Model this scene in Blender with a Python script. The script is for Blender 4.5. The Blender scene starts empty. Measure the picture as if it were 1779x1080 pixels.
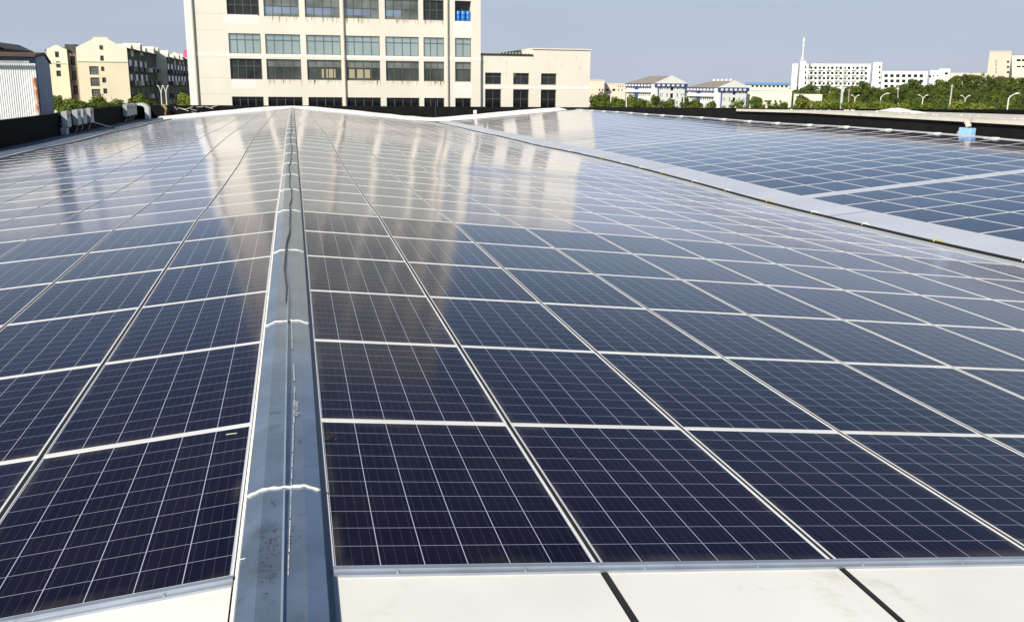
import bpy, bmesh, math, random
from mathutils import Vector, Matrix
random.seed(7)
S = bpy.context.scene
COL = S.collection
PI = math.pi

# ------------------------------------------------------------ camera
FPX, YAW, PITCH, ROLL = 1619.95, 0.2276, 0.23742, 0.0103
CAM = Vector((0.13165, 0.0, 1.744))
IW, IH = 1779.0, 1080.0
_f = Vector((math.sin(YAW)*math.cos(PITCH), math.cos(YAW)*math.cos(PITCH), -math.sin(PITCH)))
_r0 = Vector((math.cos(YAW), -math.sin(YAW), 0)); _u0 = _r0.cross(_f)
_r = _r0*math.cos(ROLL) + _u0*math.sin(ROLL); _u = -_r0*math.sin(ROLL) + _u0*math.cos(ROLL)
cam = bpy.data.cameras.new("camera"); cam.sensor_width = 36.0; cam.lens = FPX/IW*36.0
cam.clip_start = 0.05; cam.clip_end = 20000
camo = bpy.data.objects.new("camera", cam); COL.objects.link(camo)
M = Matrix.Identity(4)
for i in range(3):
    M[i][0] = _r[i]; M[i][1] = _u[i]; M[i][2] = -_f[i]; M[i][3] = CAM[i]
camo.matrix_world = M
S.camera = camo

# ------------------------------------------------------------ sky, sun, exposure
SUN_EL, SUN_AZ = math.radians(37), math.radians(-134)      # azimuth from +Y towards +X
W = bpy.data.worlds.new("World"); S.world = W; W.use_nodes = True
wn = W.node_tree
sky = wn.nodes.new("ShaderNodeTexSky"); sky.sky_type = 'NISHITA'; sky.sun_disc = False
sky.sun_elevation = SUN_EL; sky.sun_rotation = SUN_AZ
sky.altitude = 0; sky.air_density = 1.0; sky.dust_density = 0.25; sky.ozone_density = 1.6
bg = wn.nodes["Background"]; bg.inputs[1].default_value = 0.09
_tc = wn.nodes.new("ShaderNodeTexCoord"); _sp = wn.nodes.new("ShaderNodeSeparateXYZ"); wn.links.new(_tc.outputs['Generated'], _sp.inputs[0])
_mr = wn.nodes.new("ShaderNodeMapRange"); _mr.interpolation_type = 'SMOOTHSTEP'
_mr.inputs[1].default_value = 0.05; _mr.inputs[2].default_value = 0.24; _mr.inputs[3].default_value = 0.93; _mr.inputs[4].default_value = 0.0
wn.links.new(_sp.outputs[2], _mr.inputs[0])
_mx = wn.nodes.new("ShaderNodeMix"); _mx.data_type = 'RGBA'; wn.links.new(_mr.outputs[0], _mx.inputs[0]); wn.links.new(sky.outputs[0], _mx.inputs[6])
_mx.inputs[7].default_value = (4.42, 5.0, 6.25, 1)          # pale summer haze low in the sky
_mp = wn.nodes.new("ShaderNodeMapping"); _mp.inputs['Scale'].default_value = (2.2, 2.2, 9.0); wn.links.new(_tc.outputs['Generated'], _mp.inputs[0])
_nz = wn.nodes.new("ShaderNodeTexNoise"); _nz.inputs['Scale'].default_value = 1.6; _nz.inputs['Detail'].default_value = 4; wn.links.new(_mp.outputs[0], _nz.inputs[0])
_nm = wn.nodes.new("ShaderNodeMapRange"); _nm.inputs[1].default_value = .3; _nm.inputs[2].default_value = .7; _nm.inputs[3].default_value = .955; _nm.inputs[4].default_value = 1.045; wn.links.new(_nz.outputs[0], _nm.inputs[0])
_sc = wn.nodes.new("ShaderNodeVectorMath"); _sc.operation = 'SCALE'; wn.links.new(_mx.outputs[2], _sc.inputs[0]); wn.links.new(_nm.outputs[0], _sc.inputs['Scale'])
wn.links.new(_sc.outputs[0], bg.inputs[0])
sl = bpy.data.lights.new("sun", 'SUN'); sl.energy = 5.0; sl.angle = math.radians(0.5); sl.color = (1.0, 0.93, 0.80)
so = bpy.data.objects.new("sun", sl); COL.objects.link(so)
to_sun = Vector((math.sin(SUN_AZ)*math.cos(SUN_EL), math.cos(SUN_AZ)*math.cos(SUN_EL), math.sin(SUN_EL)))
so.rotation_euler = to_sun.to_track_quat('Z', 'Y').to_euler(); so.location = (0, 0, 60)
S.view_settings.view_transform = 'Standard'; S.view_settings.look = 'None'
S.view_settings.exposure = 0.2; S.view_settings.gamma = 1.0
S.cycles.max_bounces = 6

# ------------------------------------------------------------ helpers
def ray(px, py):
    return _f + _r*((px-IW/2)/FPX) - _u*((py-IH/2)/FPX)
def at(px, py, Y):                       # point of the vertical plane at that distance along the roof
    d = ray(px, py); return CAM + d*((Y-CAM.y)/d.y)
def project(P):
    d = Vector(P)-CAM; z = d.dot(_f)
    return (IW/2+FPX*d.dot(_r)/z, IH/2-FPX*d.dot(_u)/z, z)
def sstep(x, a, b):
    t = min(1, max(0, (x-a)/(b-a))); return t*t*(3-2*t)

class MB:
    def __init__(s): s.v = []; s.f = []; s.mi = []; s.uv = []
    def face(s, pts, mi=0, uv=None):
        n = len(s.v); s.v += [tuple(p) for p in pts]; s.f.append(tuple(range(n, n+len(pts)))); s.mi.append(mi)
        s.uv.append(uv)
    def box(s, a, b, mi=0, mt=None, skip=''):
        x0, y0, z0 = a; x1, y1, z1 = b
        c = [Vector(p) for p in ((x0,y0,z0),(x1,y0,z0),(x1,y1,z0),(x0,y1,z0),(x0,y0,z1),(x1,y0,z1),(x1,y1,z1),(x0,y1,z1))]
        if mt: c = [mt @ p for p in c]
        n = len(s.v); s.v += [tuple(p) for p in c]
        for key, q in (('b',(0,3,2,1)),('t',(4,5,6,7)),('f',(0,1,5,4)),('r',(1,2,6,5)),('k',(2,3,7,6)),('l',(3,0,4,7))):
            if key in skip: continue
            s.f.append(tuple(n+i for i in q)); s.mi.append(mi); s.uv.append(None)
    def tube(s, pts, rad, seg=6, mi=0, cap=True):
        pts = [Vector(p) for p in pts]; rings = []
        for i, p in enumerate(pts):
            t = (pts[min(i+1, len(pts)-1)]-pts[max(i-1, 0)]).normalized()
            a = t.cross(Vector((0,0,1)))
            if a.length < 1e-3: a = t.cross(Vector((1,0,0)))
            a.normalize(); b = a.cross(t)
            r = rad[i] if isinstance(rad, (list, tuple)) else rad
            n = len(s.v); rings.append(n)
            for k in range(seg):
                q = p + (a*math.cos(2*PI*k/seg)+b*math.sin(2*PI*k/seg))*r
                s.v.append(tuple(q))
        for i in range(len(rings)-1):
            for k in range(seg):
                s.f.append((rings[i]+k, rings[i]+(k+1) % seg, rings[i+1]+(k+1) % seg, rings[i+1]+k)); s.mi.append(mi); s.uv.append(None)
        if cap:
            s.f.append(tuple(rings[0]+k for k in reversed(range(seg)))); s.mi.append(mi); s.uv.append(None)
            s.f.append(tuple(rings[-1]+k for k in range(seg))); s.mi.append(mi); s.uv.append(None)
    def prism(s, poly, d, mi=0):         # poly: world points of one face, d: extrusion vector
        poly = [Vector(p) for p in poly]; d = Vector(d); n = len(poly)
        s.face(poly, mi); s.face([p+d for p in reversed(poly)], mi)
        for i in range(n):
            j = (i+1) % n; s.face([poly[j], poly[i], poly[i]+d, poly[j]+d], mi)
    def mesh(s, name, mats, smooth=False, recalc=False):
        me = bpy.data.meshes.new(name); me.from_pydata(s.v, [], s.f)
        for m in (mats if isinstance(mats, (list, tuple)) else [mats]): me.materials.append(m)
        me.polygons.foreach_set('material_index', s.mi)
        if any(u is not None for u in s.uv):
            ul = me.uv_layers.new(name='UVMap'); li = 0
            for p, u in zip(s.f, s.uv):
                for k in range(len(p)):
                    ul.data[li].uv = u[k] if u is not None else (-1, -1)
                    li += 1
        if recalc:
            bm = bmesh.new(); bm.from_mesh(me); bmesh.ops.remove_doubles(bm, verts=bm.verts, dist=1e-5)
            bmesh.ops.recalc_face_normals(bm, faces=bm.faces); bm.to_mesh(me); bm.free()
        if smooth: me.polygons.foreach_set('use_smooth', [True]*len(me.polygons))
        me.update(); return me
    def build(s, name, mats, parent=None, smooth=False, recalc=False, label=None):
        o = bpy.data.objects.new(name, s.mesh(name, mats, smooth, recalc)); COL.objects.link(o)
        if parent: o.parent = parent
        if label: o['label'] = label
        return o

def tag(o, label, cat, group=None, kind=None):
    if label: o['label'] = label
    if cat: o['category'] = cat
    if group: o['group'] = group
    if kind: o['kind'] = kind
    return o
def thing(name, label, cat, loc=(0,0,0), rz=0, group=None):
    o = bpy.data.objects.new(name, None); COL.objects.link(o); o.location = loc; o.rotation_euler = (0,0,rz)
    o.empty_display_size = 0.2
    return tag(o, label, cat, group)
def copy_tree(o, parent=None):
    c = o.copy(); COL.objects.link(c)
    if parent: c.parent = parent
    for ch in list(o.children): copy_tree(ch, c)
    return c
ORD = "first second third fourth fifth sixth seventh eighth ninth tenth eleventh twelfth thirteenth fourteenth fifteenth sixteenth seventeenth eighteenth nineteenth twentieth".split()
def ordn(i):
    if i < 20: return ORD[i]
    t, u = divmod(i+1, 10); T = {2:'twent',3:'thirt',4:'fort',5:'fift'}[t]
    return T+'ieth' if u == 0 else T+'y-'+ORD[u-1]

# ------------------------------------------------------------ materials
def mat(name, col, rough=0.7, metal=0.0, var=0.0, vscale=1.0, stain=None, sscale=1.0, slo=0.55, shi=0.75, stretch=None, bump=0.0, bscale=20, spec=0.5, rand=0.0):
    m = bpy.data.materials.new(name); m.use_nodes = True; nt = m.node_tree; N = nt.nodes; L = nt.links
    b = N["Principled BSDF"]; b.inputs['Roughness'].default_value = rough; b.inputs['Metallic'].default_value = metal
    b.inputs['Specular IOR Level'].default_value = spec
    b.inputs['Base Color'].default_value = (*col, 1)
    if not (var or stain or bump or rand): return m
    tc = N.new("ShaderNodeTexCoord"); vec = tc.outputs['Object']
    if stretch:
        mp = N.new("ShaderNodeMapping"); mp.inputs['Scale'].default_value = stretch; L.new(vec, mp.inputs[0]); vec = mp.outputs[0]
    cur = None
    if var:
        n = N.new("ShaderNodeTexNoise"); n.inputs['Scale'].default_value = vscale; n.inputs['Detail'].default_value = 5; L.new(vec, n.inputs[0])
        mr = N.new("ShaderNodeMapRange"); mr.inputs[1].default_value = .3; mr.inputs[2].default_value = .7
        mr.inputs[3].default_value = 1-var; mr.inputs[4].default_value = 1+var; L.new(n.outputs[0], mr.inputs[0])
        mx = N.new("ShaderNodeVectorMath"); mx.operation = 'SCALE'; mx.inputs[0].default_value = col; L.new(mr.outputs[0], mx.inputs['Scale']); cur = mx.outputs[0]
    if stain:
        n = N.new("ShaderNodeTexNoise"); n.inputs['Scale'].default_value = sscale; n.inputs['Detail'].default_value = 7; n.inputs['Roughness'].default_value = .65; L.new(vec, n.inputs[0])
        mr = N.new("ShaderNodeMapRange"); mr.inputs[1].default_value = slo; mr.inputs[2].default_value = shi; L.new(n.outputs[0], mr.inputs[0])
        mx = N.new("ShaderNodeMix"); mx.data_type = 'RGBA'; L.new(mr.outputs[0], mx.inputs[0])
        if cur: L.new(cur, mx.inputs[6])
        else: mx.inputs[6].default_value = (*col, 1)
        mx.inputs[7].default_value = (*stain, 1); cur = mx.outputs[2]
    if rand:
        oi = N.new("ShaderNodeObjectInfo"); mr = N.new("ShaderNodeMapRange"); mr.inputs[3].default_value = 1-rand; mr.inputs[4].default_value = 1+rand
        L.new(oi.outputs['Random'], mr.inputs[0]); mx = N.new("ShaderNodeVectorMath"); mx.operation = 'SCALE'
        if cur: L.new(cur, mx.inputs[0])
        else: mx.inputs[0].default_value = col
        L.new(mr.outputs[0], mx.inputs['Scale']); cur = mx.outputs[0]
    if cur: L.new(cur, b.inputs['Base Color'])
    if bump:
        n = N.new("ShaderNodeTexNoise"); n.inputs['Scale'].default_value = bscale; n.inputs['Detail'].default_value = 4; L.new(vec, n.inputs[0])
        bp = N.new("ShaderNodeBump"); bp.inputs['Strength'].default_value = bump; bp.inputs['Distance'].default_value = .02; L.new(n.outputs[0], bp.inputs['Height']); L.new(bp.outputs[0], b.inputs['Normal'])
    return m

def panel_material():
    m = bpy.data.materials.new("solar_glass"); m.use_nodes = True; nt = m.node_tree; N = nt.nodes; L = nt.links
    b = N["Principled BSDF"]
    uv = N.new("ShaderNodeUVMap"); uv.uv_map = 'UVMap'
    sx = N.new("ShaderNodeSeparateXYZ"); L.new(uv.outputs[0], sx.inputs[0])
    def math_(op, a, c=None, d=None):
        n = N.new("ShaderNodeMath"); n.operation = op
        for i, v in enumerate((a, c, d)):
            if v is None: continue
            if isinstance(v, (int, float)): n.inputs[i].default_value = v
            else: L.new(v, n.inputs[i])
        return n.outputs[0]
    P, P2 = 0.1706, 0.1612
    def line(coord, pitch, half, off=0.0):          # 1 on lines of the given half width
        a = math_('ADD', coord, off); q = math_('PINGPONG', a, pitch/2.0)
        return math_('LESS_THAN', q, half)
    def edge(coord, lim):                            # 1 outside the cell field
        return math_('GREATER_THAN', math_('ABSOLUTE', coord), lim)
    gx = line(sx.outputs[0], P, 0.0017); gy = line(sx.outputs[1], P2, 0.0015)
    busb = line(sx.outputs[0], P/4, 0.0006, P/8)
    ex = edge(sx.outputs[0], 3*P-0.0015); ey = edge(sx.outputs[1], 5*P2-0.0015)
    gap = math_('MAXIMUM', math_('MAXIMUM', gx, math_('MULTIPLY', gy, .78)), math_('MAXIMUM', ex, ey))
    geo = N.new("ShaderNodeNewGeometry")
    # tone of each panel and of each cell
    wn_ = N.new("ShaderNodeTexNoise"); wn_.inputs['Scale'].default_value = 0.55; wn_.inputs['Detail'].default_value = 2; L.new(geo.outputs['Position'], wn_.inputs[0])
    cell = N.new("ShaderNodeMix"); cell.data_type = 'RGBA'
    cell.inputs[6].default_value = (0.0034, 0.0038, 0.0165, 1); cell.inputs[7].default_value = (0.0072, 0.0068, 0.0290, 1); L.new(wn_.outputs[0], cell.inputs[0])
    oi = N.new("ShaderNodeObjectInfo"); tone = math_('FRACT', math_('ADD', oi.outputs['Random'], geo.outputs['Random Per Island']))
    tm = N.new("ShaderNodeMapRange"); tm.inputs[3].default_value = .72; tm.inputs[4].default_value = 1.3; L.new(tone, tm.inputs[0])
    sc_ = N.new("ShaderNodeVectorMath"); sc_.operation = 'SCALE'; L.new(cell.outputs[2], sc_.inputs[0]); L.new(tm.outputs[0], sc_.inputs['Scale'])
    m1 = N.new("ShaderNodeMix"); m1.data_type = 'RGBA'; L.new(math_('MULTIPLY', busb, 0.5), m1.inputs[0]); L.new(sc_.outputs[0], m1.inputs[6]); m1.inputs[7].default_value = (0.12, 0.13, 0.19, 1)
    m2 = N.new("ShaderNodeMix"); m2.data_type = 'RGBA'; L.new(gap, m2.inputs[0]); L.new(m1.outputs[2], m2.inputs[6]); m2.inputs[7].default_value = (0.44, 0.46, 0.56, 1)
    # thin film of dust
    dn = N.new("ShaderNodeTexNoise"); dn.inputs['Scale'].default_value = 3.0; dn.inputs['Detail'].default_value = 6; L.new(geo.outputs['Position'], dn.inputs[0])
    dm = N.new("ShaderNodeMapRange"); dm.inputs[1].default_value = .35; dm.inputs[2].default_value = .75; dm.inputs[3].default_value = 0.002; dm.inputs[4].default_value = 0.014; L.new(dn.outputs[0], dm.inputs[0])
    m3 = N.new("ShaderNodeMix"); m3.data_type = 'RGBA'; L.new(dm.outputs[0], m3.inputs[0]); L.new(m2.outputs[2], m3.inputs[6]); m3.inputs[7].default_value = (0.42, 0.37, 0.30, 1)
    eb = math_('MAXIMUM', math_('ABSOLUTE', math_('DIVIDE', sx.outputs[0], .514)), math_('ABSOLUTE', math_('DIVIDE', sx.outputs[1], .81)))
    em = N.new("ShaderNodeMapRange"); em.inputs[1].default_value = .90; em.inputs[2].default_value = 1.0; em.inputs[3].default_value = 0; em.inputs[4].default_value = .22; L.new(eb, em.inputs[0])
    en = N.new("ShaderNodeTexNoise"); en.inputs['Scale'].default_value = 2.3; en.inputs['Detail'].default_value = 5; L.new(geo.outputs['Position'], en.inputs[0])
    enr = N.new("ShaderNodeMapRange"); enr.inputs[1].default_value = .45; enr.inputs[2].default_value = .7; L.new(en.outputs[0], enr.inputs[0])
    m4 = N.new("ShaderNodeMix"); m4.data_type = 'RGBA'; L.new(math_('MULTIPLY', em.outputs[0], enr.outputs[0]), m4.inputs[0]); L.new(m3.outputs[2], m4.inputs[6]); m4.inputs[7].default_value = (0.30, 0.25, 0.18, 1)
    L.new(m4.outputs[2], b.inputs['Base Color'])
    rr = N.new("ShaderNodeMapRange"); rr.inputs[1].default_value = .3; rr.inputs[2].default_value = .7; rr.inputs[3].default_value = 0.10; rr.inputs[4].default_value = 0.15; L.new(dn.outputs[0], rr.inputs[0])
    # anti-reflective glass: almost no mirror image seen steeply, a strong one at grazing angles
    b.inputs['Roughness'].default_value = .6; b.inputs['Specular IOR Level'].default_value = 0.05
    lw = N.new("ShaderNodeLayerWeight"); lw.inputs[0].default_value = .5
    fr_ = math_('POWER', lw.outputs['Facing'], 10.0)
    fr_ = math_('MINIMUM', math_('MULTIPLY_ADD', fr_, 1.95, .002), 1.0)
    gl = N.new("ShaderNodeBsdfGlossy"); L.new(rr.outputs[0], gl.inputs['Roughness']); gl.inputs['Color'].default_value = (.95,.94,1,1)
    ms = N.new("ShaderNodeMixShader"); L.new(fr_, ms.inputs[0]); L.new(b.outputs[0], ms.inputs[1]); L.new(gl.outputs[0], ms.inputs[2])
    L.new(ms.outputs[0], N["Material Output"].inputs[0])
    return m

M_GLASS = panel_material()
M_ALU = mat("anodised_aluminium", (0.76, 0.75, 0.71), 0.5, 0.08, var=.08, vscale=3)
M_ALUF = mat("rail_aluminium", (0.42, 0.46, 0.52), 0.38, 0.6, var=.12, vscale=6)
M_BLACKSEAM = mat("black_rubber_seam", (0.014, 0.013, 0.012), 0.8, var=.3, vscale=4)
M_CAP = mat("blue_grey_cap_steel", (0.20, 0.245, 0.315), 0.19, 0.55, var=.24, vscale=2.6, stain=(0.10, 0.105, 0.115), sscale=9, slo=.55, shi=.85, bump=.05, bscale=6)
M_SEAL = mat("white_sealant", (0.80, 0.79, 0.74), 0.6)
M_BOARD = mat("white_roof_board", (0.82, 0.79, 0.72), 0.55, var=.05, vscale=1.6, stain=(0.46, 0.38, 0.26), sscale=2.9, slo=.58, shi=.92)
M_BITUMEN = mat("black_bitumen", (0.0075, 0.0075, 0.008), 0.95, var=.35, vscale=1.3, spec=.15)
M_CREAMROOF = mat("cream_roof_edge", (0.60, 0.56, 0.47), 0.75, var=.12, vscale=.8, stain=(.25,.2,.15), sscale=1.4, slo=.58, shi=.8)
M_WALK = mat("grey_blue_walkway", (0.56, 0.58, 0.63), 0.45, 0.1, var=.07, vscale=.6)
M_STRIP = mat("pale_grey_strip", (0.55, 0.545, 0.52), 0.5, 0.1, var=.06, vscale=.8)
M_WHITEFLASH = mat("white_flashing", (0.86, 0.85, 0.82), 0.7, var=.05, vscale=.9)
M_GUTTER = mat("old_grey_gutter", (0.42, 0.42, 0.40), 0.7, var=.3, vscale=1.1, stain=(.12,.12,.11), sscale=2.2)
M_GUTFLOOR = mat("blue_grey_gutter_floor", (0.10, 0.12, 0.16), 0.6, var=.2, vscale=1)

# ------------------------------------------------------------ roof profile
PX, PY = 1.0697, 1.668
Y0, NROW = 3.2365, 49
DXR, DXL = 0.193, 0.145
NR, NL = 11, 9
ALPHA = 0.0972; TA = math.tan(ALPHA); TB = .0925
_prof = [(-20,.0)] + [(Y0+k*PY, z) for k, z in enumerate([-.004,-.016,-.014,-.010,.003,.015,.034,.002,-.022,-.038,-.049,-.063,-.064,-.052,-.026,-.010,.001,.013,.019,.018,.014])]
_prof += [(41,-.005),(45,-.07),(49,-.115),(53,-.12),(57,-.13),(62,-.19),(67,-.235),(71,-.24),(76,-.29),(81,-.335),(85,-.36),(92,-.40),(200,-.4)]
def zr(Y):
    for (a, za), (b, zb) in zip(_prof, _prof[1:]):
        if Y <= b: return za+(zb-za)*(Y-a)/(b-a)
    return -.2
YEND = Y0+NROW*PY
XV = 12.65                        # valley line
XR2 = 25.75                        # second ridge
def surf(X, Y):                   # height of the panel plane
    if X <= 0: return zr(Y)+TA*X
    if X <= XV: return zr(Y)-TA*X
    if X <= XR2: return zr(Y)-TA*XV+TB*(X-XV)
    return zr(Y)-TA*XV+TB*(XR2-XV)-TA*(X-XR2)
YS = [-6,-3,0,2] + [Y0+k*PY for k in range(NROW+1)]
def sheet(mb, xs, ys, dz, mi=0):
    for (ya, yb) in zip(ys, ys[1:]):
        for (xa, xb) in zip(xs, xs[1:]):
            mb.face([(xa,ya,surf(xa+1e-6,ya)+dz),(xb,ya,surf(xb-1e-6,ya)+dz),(xb,yb,surf(xb-1e-6,yb)+dz),(xa,yb,surf(xa+1e-6,yb)+dz)], mi)

# ------------------------------------------------------------ ground
def gz(X, Y):
    if Y < 60: return -11.0
    q = X/Y
    h = -11.0 + 8.5*sstep(Y, 380, 600)*sstep(q, .38, .55)
    h += 9.0*sstep(q, .72, .83)*sstep(Y, 360, 520)
    h += 3.0*sstep(Y, 700, 3000)
    return h
M_GROUND = mat("grass_and_soil", (0.075, 0.105, 0.030), 0.95, var=.35, vscale=.03, stain=(0.20,0.13,0.08), sscale=.022, slo=.55, shi=.68)
mb = MB()
gx = [-6000,-3000,-1500,-800,-400,-200,-80,0,80]+[100+25*i for i in range(31)]+[1000,1300,1800,3000,6000,9000]
gy = [-800,-100,100,200,300]+[330+20*i for i in range(22)]+[800,900,1100,1500,2200,3500,6000,12000]
for a in range(len(gy)):
    for b in range(len(gx)):
        mb.v.append((gx[b], gy[a], gz(gx[b], gy[a])))
nx = len(gx)
for a in range(len(gy)-1):
    for b in range(nx-1):
        mb.f.append((a*nx+b, a*nx+b+1, (a+1)*nx+b+1, (a+1)*nx+b)); mb.mi.append(0); mb.uv.append(None)
g = mb.build('ground', M_GROUND, smooth=True); tag(g, None, None, kind='structure')

# ------------------------------------------------------------ the factory we stand on
fac = thing('factory_building', 'wide gabled factory roof that carries all the solar panels', 'building')
mb = MB()
ysf = YS+[88.0]
sheet(mb, [-DXL-NL*PX-.25, 0, XV-.12], ysf, -.016); sheet(mb, [XV+.03, XR2, 26.25], ysf, -.013)
mb.build('roof_deck', M_BLACKSEAM, fac)
mb = MB(); FW = mat("factory_wall", (0.5,.48,.42), .8)
mb.box((-12.9,-8,-11.2),(26.6,88.6,-1.75)); mb.build('wall', FW, fac)
mb = MB()                                                   # pale strip above the valley
sheet(mb, [DXR+NR*PX*.9957+.02, XV-.11], YS, -.012)
mb.build('edge_strip', M_STRIP, fac)
mb = MB()                                                   # the sloping walkway across the valley
for i in range(14):
    ya = 2.0+i*6.1; yb = min(ya+6.08, YEND)
    ys = sorted(set([ya]+[y for y in YS if ya < y < yb]+[yb]))
    sheet(mb, [XV+.02, 13.84], ys, .004+.004*(i % 2))
mb.build('valley_walkway', M_WALK, fac)
mb = MB()
for ya, yb in zip(YS, YS[1:]):                             # sunk gutter bottom
    mb.face([(XV-.12,ya,surf(XV,ya)-.06),(XV+.03,ya,surf(XV,ya)-.06),(XV+.03,yb,surf(XV,yb)-.06),(XV-.12,yb,surf(XV,yb)-.06)])
mb.build('valley_gutter', M_BLACKSEAM, fac)
mb = MB()                                                   # white flashing along the far end
xs = [-11.3]+[-10+i for i in range(36)]
jit = {x: random.uniform(-.03, .05) for x in xs}
def up_(x): return .15+.09*min(1, min(abs(x), abs(x-XR2))/3.0)
for xa, xb in zip(xs, xs[1:]):
    def zt(x, y):
        r = min(abs(x), abs(x-XR2), 3)
        e = .06*max(0, 1-abs(x-XV)/3.0) - .05*max(0, 1-min(abs(x), abs(x-XR2))/2.5)
        return surf(x, YEND)+e
    mb.face([(xa,YEND+.02+jit[xa],zt(xa,0)-.01),(xb,YEND+.02+jit[xb],zt(xb,0)-.01),(xb,86.3,zt(xb,0)+up_(xb)*.6),(xa,86.3,zt(xa,0)+up_(xa)*.6)])
    mb.face([(xa,86.3,zt(xa,0)+up_(xa)*.6),(xb,86.3,zt(xb,0)+up_(xb)*.6),(xb,88.35,zt(xb,0)+up_(xb)+jit[xb]*.6),(xa,88.35,zt(xa,0)+up_(xa)+jit[xa]*.6)])
mb.build('end_flashing', M_WHITEFLASH, fac, smooth=True)
XE = -DXL-NL*PX                                             # eave of the inverter side
mb = MB()
for ya, yb in zip(YS+[88.2], (YS+[88.2])[1:]):
    za, zb = surf(XE,ya), surf(XE,yb)
    mb.face([(XE-.56,ya,za-.035),(XE-.20,ya,za+.03),(XE-.20,yb,zb+.03),(XE-.56,yb,zb-.035)])
    mb.face([(XE-.20,ya,za+.03),(XE-.18,ya,za-.12),(XE-.18,yb,zb-.12),(XE-.20,yb,zb+.03)])
mb.build('gutter_edge', M_GUTTER, fac)
mb = MB()
for ya, yb in zip(YS+[88.2], (YS+[88.2])[1:]): mb.face([(-12.62,ya,-1.17+zr(ya)*.5),(XE-.56,ya,surf(XE,ya)-.04),(XE-.56,yb,surf(XE,yb)-.04),(-12.62,yb,-1.17+zr(yb)*.5)])
mb.build('gutter_floor', M_GUTFLOOR, fac)

# parapets
def poly_wall(name, pts, th, label, mat_, zb=-11.0):        # pts: (x,y,ztop); th: offset vector
    mb = MB(); d = Vector(th)
    for a, b in zip(pts, pts[1:]):
        a = Vector(a); b = Vector(b)
        A = Vector((a.x,a.y,zb)); B = Vector((b.x,b.y,zb))
        mb.face([A,B,b,a]); mb.face([B+d,A+d,a+d,b+d]); mb.face([a,b,b+d,a+d])
    a = Vector(pts[0]); A = Vector((a.x,a.y,zb)); mb.face([A,a,a+d,A+d])
    a = Vector(pts[-1]); A = Vector((a.x,a.y,zb)); mb.face([a,A,A+d,a+d])
    o = mb.build(name, mat_); return tag(o, label, 'wall')
def rough_top(p0, p1, n, z0, z1, amp):
    out = []
    for i in range(n+1):
        t = i/n; out.append((p0[0]+(p1[0]-p0[0])*t, p0[1]+(p1[1]-p0[1])*t, z0+(z1-z0)*t+random.uniform(-amp, amp)))
    return out
poly_wall('parapet_wall', rough_top((-12.6,-5),(-12.6,88.7),45,0.05,-.09,.018), (-.3,0,0), 'low black parapet carrying the inverters along the roof edge', M_BITUMEN)
poly_wall('parapet_wall', rough_top((-12.6,88.5),(118,88.5),80,-.27,-.30,.012), (0,.35,0), 'long black parapet behind the white flashing at the far roof end', M_BITUMEN)
wp = [(26.3,y,z) for y, z in ((-2,.595),(20,.595),(38,.585),(45,.565),(51.7,.463),(58,.35),(66,.19),(75,.0),(82,-.14),(88.1,-.27))]
poly_wall('parapet_wall', wp, (.3,0,0), 'tall black wall topped by the cream slab beyond the second ridge', M_BITUMEN)
# cream slab on top
slab = thing('roof_slab', 'weathered cream concrete slab on top of the black wall', 'slab')
mb = MB()
sp = [(26.15,8,.605),(26.15,38,.60),(26.15,45,.58),(26.15,51,.485),(26.15,53,.45)]
wd = [9.0, 8.2, 5.6, 3.0, 1.2]
for i in range(len(sp)-1):
    a, b = Vector(sp[i]), Vector(sp[i+1]); wa, wb = Vector((wd[i],0,-.02)), Vector((wd[i+1],0,-.02)); dn = Vector((0,0,-.10))
    up = Vector((0,0,.035))
    mb.face([a+up,a+wa+up,b+wb+up,b+up]); mb.face([a+dn,a+up,b+up,b+dn]); mb.face([a+wa+up,a+wa+dn,b+wb+dn,b+wb+up]); mb.face([a+dn,b+dn,b+wb+dn,a+wa+dn])
mb.build('slab_top', M_CREAMROOF, slab)
mb = MB()
for i in range(46):
    y = random.uniform(26, 50); x = 26.2+random.uniform(.1, 3.0); r = random.uniform(.03,.10)
    z = .62-(.13*sstep(y, 44, 53))
    mb.tube([(x,y,z-.02),(x,y,z+r*.5),(x,y,z+r*.7)],[r,r*.8,r*.2],6)
mb.build('rubble', mat("pale_rubble", (.55,.5,.42), .9), slab)
mb = MB()                                                   # heap of white sheeting
c0 = at(1553, 193, 43.0); c0.z = .60
for k in range(7):
    a = k/6
for i in range(14):
    for j in range(6):
        def hp(i, j):
            u = i/14; v = j/6
            return c0+Vector((v*1.0, (u-.5)*3.6, .20*math.sin(PI*u)**.7*math.sin(PI*min(1,v+.05))*(.8+.3*math.sin(9*u+4*v))))
        mb.face([hp(i,j),hp(i,j+1),hp(i+1,j+1),hp(i+1,j)])
tag(mb.build('plastic_sheet', M_WHITEFLASH, smooth=True), 'crumpled white sheeting lying in a low heap on the cream slab', 'sheeting')

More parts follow.
